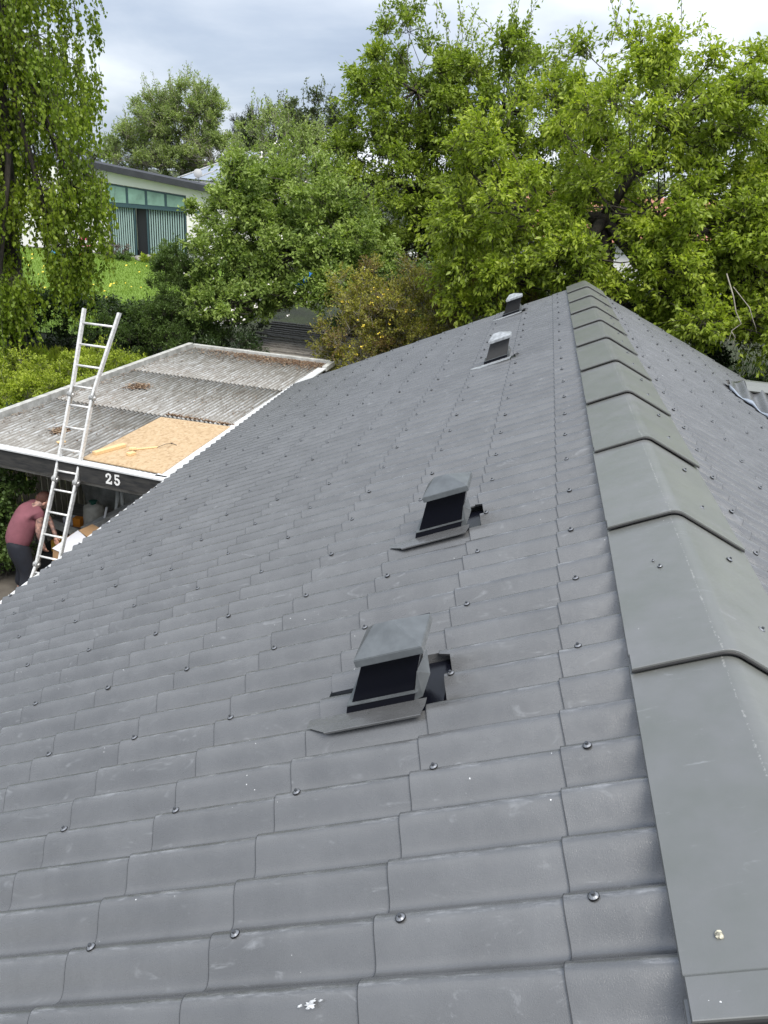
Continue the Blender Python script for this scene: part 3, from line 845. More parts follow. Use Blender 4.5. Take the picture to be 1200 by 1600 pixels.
# ================================================================== carport
FR, FL, BL, BR = Vector((-5.03, 8.62, 0)), Vector((-8.42, 9.05, 0)), Vector((-8.04, 16.28, 0)), Vector((-4.84, 16.09, 0))
CZ = -2.4
def cp(a, b, z=0.0):           # a: 0 left to 1 right, b: 0 front to 1 back
    p = (FL * (1 - a) + FR * a) * (1 - b) + (BL * (1 - a) + BR * a) * b
    return (p.x, p.y, CZ + z)
carport = empty('carport', (-6.7, 12.5, -4.6), 0, 'open carport with weathered corrugated roof and black fascia numbered 25', 'carport')
def CPL(v): return (v[0] + 6.7, v[1] - 12.5, v[2] + 4.6)
def cbox(name, lo, hi, mt, Mx=None, bev=0):
    bm = bmesh.new(); add_box(bm, lo, hi, Mx, bev)
    for v in bm.verts: v.co = Vector(CPL(v.co))
    return mesh_obj(name, bm, mt, carport)
W_ = 3.3
nwaves_total = 42
rs = random.Random(5)
for r_i, (b0, b1) in enumerate(((0.0, 0.345), (0.32, 0.675), (0.65, 1.0))):
    for c_i in range(4):
        a0, a1 = 0.012 + 0.976 * c_i / 4, 0.012 + 0.976 * (c_i + 1) / 4
        V, F = [], []
        cols = 126
        a1e = a1 + (0.012 if c_i < 3 else 0)
        for j in range(cols + 1):
            a = a0 + (a1e - a0) * j / cols
            h = 0.014 * math.cos(2 * PI * a * nwaves_total)
            for b in (b0, (b0 + b1) / 2, b1):
                z = h + (-0.0 + 0.007 * (1 if b == b0 and r_i else 0)) + 0.004 * r_i * 0 + 0.0025 * (c_i % 2) + (0.008 * (1 - (b - b0) / (b1 - b0)))
                V.append(CPL(cp(a, b, z)))
        for j in range(cols):
            for q in range(2): k = j * 3 + q; F.append((k, k + 3, k + 4, k + 1))
        me = np_mesh('corrugated_sheet', V, F, True)
        at_ = me.attributes.new('valley', 'FLOAT', 'POINT')
        at_.data.foreach_set('value', np.repeat([0.5 - 0.5 * math.cos(2 * PI * (a0 + (a1e - a0) * j / cols) * nwaves_total) for j in range(cols + 1)], 3).astype(np.float32))
        o = link('corrugated_sheet', me, M['old_zinc'], carport)
        o.modifiers.new('t', 'SOLIDIFY').thickness = 0.003
def beam(name, p0, p1, w, h, mt, parent=None, loc=None, off=(0, 0, 0)):
    """box running from p0 to p1; w across (horizontal), h vertical, p on its top centre"""
    p0, p1 = Vector(p0), Vector(p1); d = (p1 - p0); ln = d.length; d.normalize()
    s = Vector((d.y, -d.x, 0)).normalized(); u = s.cross(d).normalized()
    if u.z < 0: u = -u
    V = []
    for e_ in (0, ln):
        for a, b in ((-w / 2, 0), (w / 2, 0), (w / 2, -h), (-w / 2, -h)):
            v = p0 + d * e_ + s * a + u * b
            V.append(tuple(v if loc is None else Vector(loc(v))))
    F = [(0, 1, 2, 3), (7, 6, 5, 4), (0, 4, 5, 1), (1, 5, 6, 2), (2, 6, 7, 3), (3, 7, 4, 0)]
    bm = bmesh.new(); vs = [bm.verts.new(v) for v in V]
    for f in F: bm.faces.new([vs[k] for k in f])
    bmesh.ops.recalc_face_normals(bm, faces=bm.faces)
    bmesh.ops.bevel(bm, geom=list(bm.edges), offset=min(0.004, w / 6, h / 6), segments=1, affect='EDGES')
    return mesh_obj(name, bm, mt, parent)
def shift(v, dx=0, dy=0, dz=0): return (v[0] + dx, v[1] + dy, v[2] + dz)
# trims
beam('edge_trim', cp(-0.008, -0.012, 0.105), cp(-0.008, 1.0, 0.105), 0.105, 0.16, M['trim'], carport, CPL)
beam('edge_trim', cp(0.0, 1.008, 0.075), cp(1.02, 1.008, 0.075), 0.10, 0.13, M['trim'], carport, CPL)
beam('edge_trim', cp(0.985, 0.0, 0.036), cp(0.995, 0.93, 0.036), 0.17, 0.03, M['white_pvc'], carport, CPL)
beam('edge_trim', cp(1.012, 0.93, 0.075), cp(1.012, 1.015, 0.075), 0.10, 0.1, M['trim'], carport, CPL)
beam('drip_edge', cp(-0.02, -0.002, 0.036), cp(1.016, -0.002, 0.036), 0.13, 0.028, M['white_pvc'], carport, CPL)
beam('fascia_board', cp(-0.02, -0.006, 0.005), cp(1.02, -0.006, 0.005), 0.03, 0.225, M['fascia_black'], carport, CPL)
beam('lower_rail', cp(-0.02, 0.004, -0.205), cp(1.02, 0.004, -0.205), 0.05, 0.085, M['grey_wood'], carport, CPL)
for b in (0.25, 0.5, 0.75, 0.985): beam('rafter', cp(0.0, b, -0.03), cp(1.0, b, -0.03), 0.05, 0.14, M['grey_wood'], carport, CPL)
# posts and the slatted left wall
for a, b in ((0.03, 0.02), (0.99, 0.02), (0.03, 0.98), (0.99, 0.98)):
    q = cp(a, b); cbox('post', (q[0] - .05, q[1] - .05, -4.58), (q[0] + .05, q[1] + .05, -2.45), M['grey_wood'])
nb = 44
for k in range(nb):
    b = 0.06 + 0.92 * k / (nb - 1)
    q = cp(0.045, b)
    cbox('wall_board', (q[0] - .011, q[1] - .06, -4.5), (q[0] + .011, q[1] + .06, -2.47), M['board_pale'])
for z in (-2.75, -4.1): beam('wall_rail', shift(cp(0.026, 0.03), 0, 0, z - CZ), shift(cp(0.026, 0.99), 0, 0, z - CZ), 0.04, 0.09, M['grey_wood'], carport, CPL)
# house number on the fascia: slab-serif figures cut from board
def ribbon(bm, pts, w_, y0, depth):
    """flat bar of width w_ following pts in the x-z plane"""
    pts = [Vector((p_[0], 0, p_[1])) for p_ in pts]
    fr, bk = [], []
    for i, p_ in enumerate(pts):
        d = (pts[min(i + 1, len(pts) - 1)] - pts[max(i - 1, 0)]).normalized(); n_ = Vector((-d.z, 0, d.x)) * (w_ / 2)
        fr.append([bm.verts.new(p_ + n_ + Vector((0, y0, 0))), bm.verts.new(p_ - n_ + Vector((0, y0, 0)))])
        bk.append([bm.verts.new(p_ + n_ + Vector((0, y0 + depth, 0))), bm.verts.new(p_ - n_ + Vector((0, y0 + depth, 0)))])
    for i in range(len(pts) - 1):
        bm.faces.new((fr[i][0], fr[i][1], fr[i + 1][1], fr[i + 1][0]))
        for k in (0, 1): bm.faces.new((fr[i][k], fr[i + 1][k], bk[i + 1][k], bk[i][k]))
    for e_ in (0, -1): bm.faces.new((fr[e_][0], fr[e_][1], bk[e_][1], bk[e_][0]))
def figure(name, strokes, parent, Mx):
    bm = bmesh.new()
    for i, (pts, w_) in enumerate(strokes): ribbon(bm, pts, w_, -.0005 * i, .006 + .0005 * i)
    bmesh.ops.recalc_face_normals(bm, faces=bm.faces)
    bmesh.ops.transform(bm, matrix=Mx, verts=bm.verts)
    for v in bm.verts: v.co = Vector(CPL(v.co))
    return mesh_obj(name, bm, M['white'], parent)
two = [([(.010, .080), (.014, .098), (.034, .110), (.054, .101), (.060, .082), (.050, .060), (.028, .036), (.012, .014)], .019), ([(0, .010), (.072, .010)], .020), ([(.066, .012), (.068, .034)], .012), ([(.003, .080), (.021, .080)], .020)]
five = [([(.012, .109), (.064, .109)], .019), ([(.018, .118), (.016, .060)], .013), ([(.014, .062), (.034, .070), (.055, .060), (.062, .038), (.052, .016), (.032, .008), (.014, .016)], .019), ([(.003, .028), (.021, .028)], .020)]
fd = (FR - FL).normalized()
def num_mat(a):
    q = Vector(cp(a, -0.006, -0.178)) + Vector((fd.y, -fd.x, 0)).normalized() * 0.022 * (1 if fd.y < 0 else 1)
    rot = math.atan2(fd.y, fd.x)
    return Matrix.Translation(q) @ Matrix.Rotation(rot, 4, 'Z') @ Matrix.Diagonal((1.25, 1, 1.25, 1))
A25 = 0.757
n_a = figure('house_number', two, carport, num_mat(A25)); n_a['label'] = 'white figure 2'
n_b = figure('house_number', five, carport, num_mat(A25 + 0.037)); n_b['label'] = 'white figure 5'

# OSB board and loose offcuts on the carport roof
ob = empty('chipboard_panel', (-5.68, 9.9, CZ + 0.03), 0, 'pale OSB chipboard panel lying on the front right of the carport roof', 'board')
bm = bmesh.new()
corn = [(-6.30, 8.86), (-5.10, 8.72), (-5.06, 10.96), (-6.22, 11.0)]
lo_ = [bm.verts.new((x + 5.68, y - 9.9, 0)) for x, y in corn]; hi_ = [bm.verts.new((x + 5.68, y - 9.9, 0.014)) for x, y in corn]
bm.faces.new(hi_)
for k in range(4): bm.faces.new((lo_[k], lo_[(k + 1) % 4], hi_[(k + 1) % 4], hi_[k]))
bm.faces.new(list(reversed(lo_)))
mesh_obj('panel', bm, M['osb'], ob)
TZ = CZ + 0.045
o = beam('timber_block', (-6.22, 9.03, TZ + .045), (-6.03, 9.50, TZ + .045), 0.075, 0.045, M['pine']); tag(o, 'longer pale timber offcut lying across the left edge of the chipboard', 'timber')
o = beam('timber_offcut', (-5.85, 9.40, TZ + .02), (-5.60, 9.62, TZ + .02), 0.035, 0.018, M['pine']); tag(o, 'thin pale batten in the middle of the chipboard panel', 'timber')
o = beam('timber_offcut', (-5.80, 9.16, TZ + .04), (-5.76, 9.26, TZ + .04), 0.075, 0.04, M['pine']); tag(o, 'small square wood offcut standing nearest the front on the chipboard', 'timber')
o = beam('timber_offcut', (-5.87, 9.33, TZ + .055), (-5.79, 9.37, TZ + .055), 0.05, 0.033, M['pine']); tag(o, 'short wood block touching the end of the thin batten', 'timber')
tag(tube('cable', [(-5.60, 9.60, TZ + .01), (-5.50, 9.68, TZ + .05), (-5.46, 9.78, TZ + .03), (-5.52, 9.86, TZ + .01), (-5.40, 9.80, TZ + .01)], 0.004, M['black']), 'thin dark wire curling off the end of the batten', 'wire')
o = beam('timber_offcut', (-6.95, 9.33, TZ + .0), (-6.88, 9.42, TZ + .0), 0.06, 0.02, M['pine']); tag(o, 'small orange-brown wood chip lying behind the ladder on corrugated sheets', 'timber')

# debris on the carport roof
def flakes(name, n, fx, cols_mat, size, seed):
    rg = np.random.default_rng(seed)
    V, F = [], []
    for k in range(n):
        x, y, z = fx(rg)
        s = size * rg.uniform(.5, 1.5); a = rg.uniform(0, 6.28); tl = rg.normal(0, .35, 2)
        c, s_ = math.cos(a), math.sin(a)
        b0 = len(V)
        for u, v in ((-1, -.5), (1, -.6), (.9, .5), (-.8, .6)):
            X = (u * c - v * s_) * s; Y = (u * s_ + v * c) * s
            V.append((x + X, y + Y, z + .006 + abs(X * tl[0] + Y * tl[1])))
        F.append((b0, b0 + 1, b0 + 2, b0 + 3))
    return link(name, np_mesh(name, V, F, attr=rg.uniform(0, 1, len(F))), cols_mat)
M['litter'] = leaf_mat('leaf_litter', ((0.05, 0.03, 0.018), (0.16, 0.09, 0.05), (0.33, 0.25, 0.17)), 0.9, 0.0)
def back_litter(rg):
    a = rg.beta(2.2, 1.2); b = 1.0 - abs(rg.normal(0, .045)) - .005
    return cp(a, max(.6, b), 0.02)
tag(flakes('fallen_leaves', 2600, back_litter, M['litter'], 0.016, 1), 'drift of brown fallen leaves along the back edge of the carport roof', 'leaves', kind='stuff')
def all_litter(rg):
    a, b = rg.uniform(.02, .98), rg.uniform(.02, .98)
    if a > .62 and b < .32: b += .33
    if rg.uniform() < .3: a = .02 + abs(rg.normal(0, .02))
    return cp(a, b, 0.018)
tag(flakes('roof_dirt', 1500, all_litter, M['litter'], 0.011, 2), 'scattered specks of dirt and leaf all over the carport roof', 'dirt', kind='stuff')
def osb_edge(rg): return cp(rg.uniform(.62, .98), .327 + abs(rg.normal(0, .006)), 0.02)
tag(flakes('fallen_leaves', 420, osb_edge, M['litter'], 0.016, 3), 'narrow line of dead leaves behind the chipboard panel', 'leaves', kind='stuff')
for (x, y, rx, ry, lb, sd_) in ((-7.42, 12.6, .20, .22, 'flat rusty brown moss patch in the middle of the carport roof', 5), (-7.22, 9.86, .10, .16, 'dark clump of rotten leaves near the front left of the carport roof', 6)):
    tag(flakes('moss_clump', 330, lambda rg: (x + rg.normal(0, rx * .5), y + rg.normal(0, ry * .5), CZ + .012 + rg.uniform(0, .02)), M['litter'], .018, sd_), lb, 'moss', kind='stuff')

# ================================================================== ladder
lad = empty('ladder', (-6.72, 8.0, -4.6), 0, 'long folding aluminium ladder leaning on the front edge of the carport', 'ladder')
def LL(v): return (v[0] + 6.72, v[1] - 8.0, v[2] + 4.6)
cent = [Vector((-6.80, 7.98, -4.58)), Vector((-6.63, 8.36, -3.77)), Vector((-6.46, 8.70, -2.64)), Vector((-6.33, 9.03, -1.56)), Vector((-6.15, 9.36, -0.50))]
wid = [0.34, 0.335, 0.325, 0.325, 0.52]
wd = Vector((0.995, -0.10, -0.0)).normalized()
def rail_at(i, f, sg):
    c = cent[i].lerp(cent[i + 1], f); wv = wid[i] + (wid[i + 1] - wid[i]) * f
    return c + wd * (sg * wv / 2)
for i in range(4):
    for sg in (-1, 1):
        a, b = rail_at(i, 0, sg), rail_at(i, 1, sg)
        bm = bmesh.new()
        pts = [a, b]
        if i == 3:      # flared foot section: straight for a hand's width, then splayed
            c1 = cent[3].lerp(cent[4], 0.14); pts = [a, c1 + wd * (sg * 0.17), b]
        dd = (b - a).normalized(); s_ = wd; u_ = dd.cross(s_).normalized()
        rings = []
        for p_ in pts: rings.append([bm.verts.new(LL(p_ + s_ * q * .016 + u_ * r2 * .030)) for q, r2 in ((-1, -1), (1, -1), (1, 1), (-1, 1))])
        for r0, r1 in zip(rings, rings[1:]):
            for k in range(4): bm.faces.new((r0[k], r0[(k + 1) % 4], r1[(k + 1) % 4], r1[k]))
        bm.faces.new(rings[0][::-1]); bm.faces.new(rings[-1])
        bmesh.ops.recalc_face_normals(bm, faces=bm.faces)
        bmesh.ops.bevel(bm, geom=list(bm.edges), offset=0.004, segments=2, affect='EDGES')
        mesh_obj('rail', bm, M['alu'], lad)
    fr = (0.1, .36, .62, .88) if i < 3 else (.10, .345, .59, .835)
    for f in fr:
        sp = 1.0
        a, b = rail_at(i, f, -1), rail_at(i, f, 1)
        if i == 3 and f < .2: a, b = rail_at(i, 0, -1) + (cent[4] - cent[3]) * f, rail_at(i, 0, 1) + (cent[4] - cent[3]) * f
        elif i == 3:
            g_ = (f - .14) / .86; c_ = cent[3].lerp(cent[4], f); hw = (0.17 + (0.26 - 0.17) * g_)
            a, b = c_ - wd * hw, c_ + wd * hw
        tube('rung', [LL(a), LL(b)], 0.0145, M['alu'], lad, 8)
for i in (1, 2, 3):
    for sg in (-1, 1):
        c = cent[i] + wd * (sg * wid[i] / 2)
        t_ = tube('hinge', [LL(c - wd * .030), LL(c + wd * .030)], 0.044, M['alu_joint'], lad, 14, False)
        tube('hinge_pin', [LL(c - wd * .040), LL(c + wd * .040)], 0.018, M['alu'], t_, 8)
        bm = bmesh.new(); dd = (cent[i] - cent[i - 1]).normalized()
        add_tube(bm, [LL(c - dd * .12), LL(c + dd * .12)], 0.031, 4); mesh_obj('hinge_sleeve', bm, M['alu_joint'], t_)
for sg in (-1, 1):
    c = cent[4] + wd * (sg * .26); dd = (cent[4] - cent[3]).normalized()

# ================================================================== person
def skin_body(name, verts, edges, mt, parent, root=0, sub=2):
    bm = bmesh.new(); lay = bm.verts.layers.skin.verify()
    vs = []
    for k, (co, rr) in enumerate(verts):
        v = bm.verts.new(co); v[lay].radius = (rr, rr) if not isinstance(rr, tuple) else rr; v[lay].use_root = (k == root); vs.append(v)
    for a, b in edges: bm.edges.new((vs[a], vs[b]))
    o = mesh_obj(name, bm, mt, parent)
    md = o.modifiers.new('skin', 'SKIN'); md.use_smooth_shade = True
    md = o.modifiers.new('sub', 'SUBSURF'); md.levels = sub; md.render_levels = sub
    return o
person = empty('person', (-7.30, 8.8, -4.58), 0, 'person in a pink T-shirt and dark trousers bending forward under the carport', 'person')
def PL(x, y, z): return (x + 7.30, y - 8.8, z + 4.58)
J = dict(hip=(-7.35, 8.76, -3.74), spine=(-7.31, 8.84, -3.52), chest=(-7.20, 8.94, -3.30), neck=(-7.155, 9.02, -3.225), skull=(-7.125, 9.06, -3.195), head=(-7.095, 9.11, -3.17),
         shR=(-7.03, 8.90, -3.30), elR=(-7.05, 8.84, -3.54), wrR=(-7.02, 8.87, -3.74), haR=(-7.02, 8.89, -3.81),
         shL=(-7.28, 9.12, -3.25), elL=(-7.12, 9.22, -3.50), wrL=(-6.98, 9.12, -3.70), haL=(-6.95, 9.08, -3.77),
         hR=(-7.26, 8.69, -3.80), knR=(-7.20, 8.74, -4.16), anR=(-7.25, 8.60, -4.50), toR=(-7.10, 8.66, -4.545),
         hL=(-7.44, 8.83, -3.80), knL=(-7.38, 8.90, -4.17), anL=(-7.46, 8.84, -4.50), toL=(-7.32, 8.92, -4.545))
names = list(J)
rad = dict(hip=.09, spine=.09, chest=.10, neck=.060, skull=.080, head=.088, shR=.062, elR=.043, wrR=.030, haR=.030, shL=.062, elL=.043, wrL=.030, haL=.030,
           hR=.07, knR=.05, anR=.04, toR=.034, hL=.07, knL=.05, anL=.045, toL=.038)
ed = [('hip', 'spine'), ('spine', 'chest'), ('chest', 'neck'), ('neck', 'skull'), ('skull', 'head'), ('chest', 'shR'), ('shR', 'elR'), ('elR', 'wrR'), ('wrR', 'haR'),
      ('chest', 'shL'), ('shL', 'elL'), ('elL', 'wrL'), ('wrL', 'haL'), ('hip', 'hR'), ('hR', 'knR'), ('knR', 'anR'), ('anR', 'toR'), ('hip', 'hL'), ('hL', 'knL'), ('knL', 'anL'), ('anL', 'toL')]
body = skin_body('body', [(PL(*J[k]), rad[k]) for k in names], [(names.index(a), names.index(b)) for a, b in ed], M['tattoo'], person)
def sub_skin(name, keys, radd, edges, mt, subv=2):
    return skin_body(name, [(PL(*p), r) for p, r in keys], edges, mt, person, 0, subv)
lp = lambda a, b, f: tuple(Vector(J[a]).lerp(Vector(J[b]), f))
sub_skin('shirt', [(lp('hip', 'spine', -.42), .188), (J['spine'], .196), (lp('spine', 'chest', .55), .190), (J['chest'], .172), (lp('chest', 'neck', .7), .085),
                   (lp('chest', 'shR', .85), .088), (lp('shR', 'elR', .32), .072), (lp('chest', 'shL', .85), .088), (lp('shL', 'elL', .35), .072)], None,
         [(0, 1), (1, 2), (2, 3), (3, 4), (3, 5), (5, 6), (3, 7), (7, 8)], M['shirt'])
sub_skin('trousers', [(J['hip'], .185), (lp('hip', 'spine', .35), .175), (J['hR'], .142), (J['knR'], .108), (lp('knR', 'anR', .85), .088), (J['hL'], .142), (J['knL'], .108), (lp('knL', 'anL', .85), .088)], None,
         [(0, 1), (0, 2), (2, 3), (3, 4), (0, 5), (5, 6), (6, 7)], M['navy'])
for sfx in 'RL':
    a, t_ = Vector(J['an' + sfx]), Vector(J['to' + sfx])
    sub_skin('shoe', [(tuple(a + Vector((0, 0, -.01))), .052), (tuple(a.lerp(t_, .5) + Vector((0, 0, -.01))), .048), (tuple(t_), .040)], None, [(0, 1), (1, 2)], M['black'], 1)
# head: shaped skull cap of hair, ears, face features on the body's head
hd = Vector(J['head']); face = Vector((0.55, 0.50, -0.67)).normalized(); upv = Vector((0.62, 0.38, 0.68)).normalized(); upv = (upv - face * upv.dot(face)).normalized(); sdv = face.cross(upv)
def head_mat(c): 
    return Matrix(((sdv.x, face.x, upv.x, c.x), (sdv.y, face.y, upv.y, c.y), (sdv.z, face.z, upv.z, c.z), (0, 0, 0, 1)))
def ball(name, c, sc, mt, parent, Mx, keep=None, bump=0.0, seg=20):
    bm = bmesh.new(); bmesh.ops.create_uvsphere(bm, u_segments=seg, v_segments=seg // 2 + 2, radius=1)
    if keep: bmesh.ops.delete(bm, geom=[v for v in bm.verts if not keep(v.co)], context='VERTS')
    for v in bm.verts:
        v.co = Vector((v.co.x * sc[0], v.co.y * sc[1], v.co.z * sc[2])) + Vector(c)
        if bump: v.co *= 1 + bump * mnoise.noise(v.co * 40)
    bmesh.ops.transform(bm, matrix=Mx, verts=bm.verts)
    return mesh_obj(name, bm, mt, parent, True)
HM = Matrix.Translation(Vector((7.30, -8.8, 4.58))) @ head_mat(hd)
ball('hair', (0, -.012, .018), (.092, .112, .118), M['hair'], person, HM, keep=lambda c: c.y < .25 and c.z > -.62 or c.z > .55, bump=.03)
ball('ear', (.090, .0, -.01), (.012, .022, .033), M['skin'], person, HM, seg=10)
ball('ear', (-.090, .0, -.01), (.012, .022, .033), M['skin'], person, HM, seg=10)
ball('face', (0, .022, -.012), (.078, .090, .108), M['skin'], person, HM)
ball('nose', (0, .115, -.02), (.014, .020, .026), M['skin'], person, HM, seg=8)
for sx in (-1, 1): ball('eye', (sx * .030, .098, .005), (.012, .010, .008), M['black'], person, HM, seg=8)
ball('mouth', (0, .100, -.058), (.024, .010, .006), mat('lips', (.35, .12, .10), .5), person, HM, seg=8)
# hands with four fingers and a thumb
for sfx, cx in (('R', 1), ('L', -1)):
    wrist = Vector(J['wr' + sfx]); tip = Vector(J['ha' + sfx]); d = (tip - wrist).normalized(); s_ = Vector((0, 1, 0)).cross(d).normalized(); nrm = d.cross(s_)
    V_, E_ = [], []
    V_.append((PL(*(wrist)), .026)); V_.append((PL(*(wrist + d * .055)), (.020, .032))); E_.append((0, 1))
    for k, ln in enumerate((.070, .080, .074, .058)):
        o_ = (k - 1.5) * .019
        b0 = wrist + d * .085 + s_ * o_
        i0 = len(V_)
        V_ += [(PL(*b0), .0105), (PL(*(b0 + d * ln * .5 + nrm * .012)), .0092), (PL(*(b0 + d * ln * .85 + nrm * .036)), .0078)]
        E_ += [(1, i0), (i0, i0 + 1), (i0 + 1, i0 + 2)]
    b0 = wrist + d * .045 + s_ * .040 * cx; i0 = len(V_)
    V_ += [(PL(*b0), .0125), (PL(*(b0 + d * .035 + s_ * .016 * cx + nrm * .012)), .010)]
    E_ += [(1, i0), (i0, i0 + 1)]
    skin_body('hand', V_, E_, M['skin'], person, 0, 1)

# ================================================================== clutter in the carport
def cloth_grid(name, fn, nu, nv, mt, parent=None, thick=0.004):
    V = [fn(i / (nu - 1), j / (nv - 1)) for j in range(nv) for i in range(nu)]
    F = [(j * nu + i, j * nu + i + 1, (j + 1) * nu + i + 1, (j + 1) * nu + i) for j in range(nv - 1) for i in range(nu - 1)]
    o = link(name, np_mesh(name, V, F, True), mt, parent)
    if thick: o.modifiers.new('t', 'SOLIDIFY').thickness = thick
    return o
def tarp(u, v):
    x = -7.85 + 3.0 * u; y = 11.35 - 0.12 * u
    z = -2.55 - 1.75 * v - 0.18 * math.sin(u * PI)
    n = mnoise.noise(Vector((u * 5, v * 3, 1.3))) * .16 + abs(mnoise.noise(Vector((u * 9 + v * 3, v * 2, 7)))) * .22
    return (x, y - n - .25 * math.sin(v * PI) * math.sin(u * 7), z + n * .2)
tag(cloth_grid('polythene_sheet', tarp, 70, 44, M['plastic']), 'crumpled grey polythene sheet hanging across the back of the carport', 'plastic sheet')
wb = empty('workbench', (-6.95, 10.35, -4.58), 0, 'low dark workbench under the white bag at the back of the carport', 'bench')
box('bench_top', (-.75, -.45, .58), (.85, .45, .62), M['plank'], wb)
for sx in (-.7, .75):
    for sy in (-.38, .38): box('leg', (sx - .035, sy - .035, 0), (sx + .035, sy + .035, .58), M['plank'], wb)
def lathe(name, prof_, mt, parent=None, loc=(0, 0, 0), seg=16, sx=1, sy=1):
    bm = bmesh.new(); rings = []
    for r_, z in prof_: rings.append([bm.verts.new((loc[0] + r_ * sx * math.cos(2 * PI * k / seg), loc[1] + r_ * sy * math.sin(2 * PI * k / seg), loc[2] + z)) for k in range(seg)])
    for a, b in zip(rings, rings[1:]):
        for k in range(seg): bm.faces.new((a[k], a[(k + 1) % seg], b[(k + 1) % seg], b[k]))
    bm.faces.new(rings[0][::-1]); bm.faces.new(rings[-1])
    return mesh_obj(name, bm, mt, parent, True)
bag = empty('rubble_bag', (-6.98, 10.15, -3.96), 0, 'full white woven sack standing on the workbench, top tied', 'sack')
M['sack'] = mat('white_woven_sack', (0.60, 0.58, 0.51), 0.75, col2=(0.42, 0.40, 0.34), scale=10, bump=0.6, bscale=14)
bo = lathe('sack_body', [(.11, 0), (.155, .03), (.165, .12), (.158, .22), (.15, .30), (.09, .345), (.05, .355)], M['sack'], bag)
for v in bo.data.vertices: v.co += v.co.normalized() * mnoise.noise(v.co * 9) * .025
lathe('sack_neck', [(.05, .35), (.035, .375), (.07, .40), (.05, .405)], M['green_cloth'], bag, seg=10)
jug = empty('jerrycan', (-6.86, 9.82, -3.96), 0.5, 'small squat off-white plastic canister at the front of the workbench', 'canister')
box('canister_body', (-.13, -.09, 0), (.13, .09, .15), M['sack'], jug, bev=.035)
lathe('canister_lid', [(.035, .148), (.035, .175), (.02, .18)], M['white'], jug, (.06, 0, 0), 10)
box('packet', (-.0, 0, 0), (.12, .10, .14), M['orange']).location = (-7.25, 9.98, -3.96)
tag(bpy.data.objects['packet'], 'small orange packet just left of the white sack', 'packet')
o = box('parcel', (0, 0, 0), (.16, .14, .12), M['card_white']); o.location = (-7.42, 9.99, -3.96); tag(o, 'pale printed packet beside the orange packet', 'packet')
o = box('yellow_box', (0, 0, 0), (.30, .20, .19), M['yellow'], bev=.006); o.location = (-7.30, 9.45, -4.16); tag(o, 'yellow and brown printed box low down behind the ladder', 'box')
o = box('black_crate', (0, 0, 0), (.75, .42, .42), M['black'], bev=.01); o.location = (-7.55, 9.40, -4.58); tag(o, 'black plastic crate on the floor under the yellow box', 'crate')
o = beam('timber_beam', (-7.55, 9.88, -3.86), (-6.95, 9.72, -3.90), .09, .09, M['trim']); tag(o, 'short grey timber beam lying across the bench front', 'timber')
# length of white gutter and struts leaning beside the sack
o = beam('gutter_length', (-6.90, 9.65, -3.80), (-6.30, 10.30, -3.50), .12, .10, M['trim']); tag(o, 'pale length of guttering running up to the right of the sack', 'gutter')
for k, (a, b, lb) in enumerate((((-6.62, 10.1, -4.0), (-6.70, 10.45, -3.30), 'grey wrapped strut leaning against the polythene, left one'), ((-6.45, 10.1, -4.0), (-6.66, 10.45, -3.28), 'grey wrapped strut leaning against the polythene, right one'),
                                ((-6.72, 9.80, -4.1), (-6.62, 9.92, -3.52), 'thin white rod standing between the gutter length and the eaves'))):
    tag(tube('strut', [a, b], .032 if k < 2 else .018, M['plastic'] if k < 2 else M['white'], None, 7), lb, 'strut')
o = box('brown_cabinet', (0, 0, 0), (.5, .3, 1.1), mat('brown_wood', (.12, .045, .022), .6, var=.3, scale=6)); o.location = (-6.35, 10.75, -4.58); tag(o, 'reddish brown cupboard standing at the back right of the carport', 'cupboard')
# open cardboard box
cb_ = empty('cardboard_box', (-6.75, 9.02, -4.58), 0.0, 'tall open cardboard box with white lining and spread flaps by the ladder', 'cardboard box')
def quad_part(name, pts, mt, parent, org):
    V = [(p_[0] - org[0], p_[1] - org[1], p_[2] - org[2]) for p_ in pts]
    o = quads(name, V, [tuple(range(len(V)))], mt, parent); o.modifiers.new('t', 'SOLIDIFY').thickness = .005; return o
og = (-6.75, 9.02, -4.58)
quad_part('side_panel', [(-7.00, 8.88, -4.58), (-6.62, 8.80, -4.58), (-6.60, 8.80, -3.80), (-6.88, 8.90, -3.78)], M['card'], cb_, og)
quad_part('side_panel', [(-6.62, 8.80, -4.58), (-6.45, 9.22, -4.58), (-6.45, 9.22, -3.72), (-6.60, 8.80, -3.80)], M['card'], cb_, og)
quad_part('side_panel', [(-7.00, 8.88, -4.58), (-6.95, 9.30, -4.58), (-6.80, 9.30, -3.70), (-6.88, 8.90, -3.78)], M['card'], cb_, og)
quad_part('side_panel', [(-6.95, 9.30, -4.58), (-6.45, 9.22, -4.58), (-6.45, 9.22, -3.72), (-6.72, 9.28, -3.66)], M['card'], cb_, og)
quad_part('flap', [(-6.90, 8.89, -3.785), (-6.60, 8.79, -3.80), (-6.38, 8.98, -3.60), (-6.62, 9.12, -3.56)], M['card_white'], cb_, og)
quad_part('flap', [(-6.62, 9.14, -3.57), (-6.40, 9.02, -3.60), (-6.28, 9.22, -3.55), (-6.50, 9.30, -3.52)], M['card'], cb_, og)

# rubble by the drive
o = empty('brick_rubble', (-7.9, 8.3, -4.58), 0, 'few broken bricks and scraps on the drive beside the bush', 'rubble')
rs = random.Random(3)
for k in range(7):
    s = rs.uniform(.03, .07)
    q = box('brick_piece', (-s * 1.4, -s, 0), (s * 1.4, s, s), (M['terracotta'], M['stone'], M['white'])[k % 3], o, bev=s * .15); q.location = (rs.uniform(-.4, .4), rs.uniform(-.3, .3), 0); q.rotation_euler = (0, rs.uniform(-.2, .2), rs.uniform(0, 3))

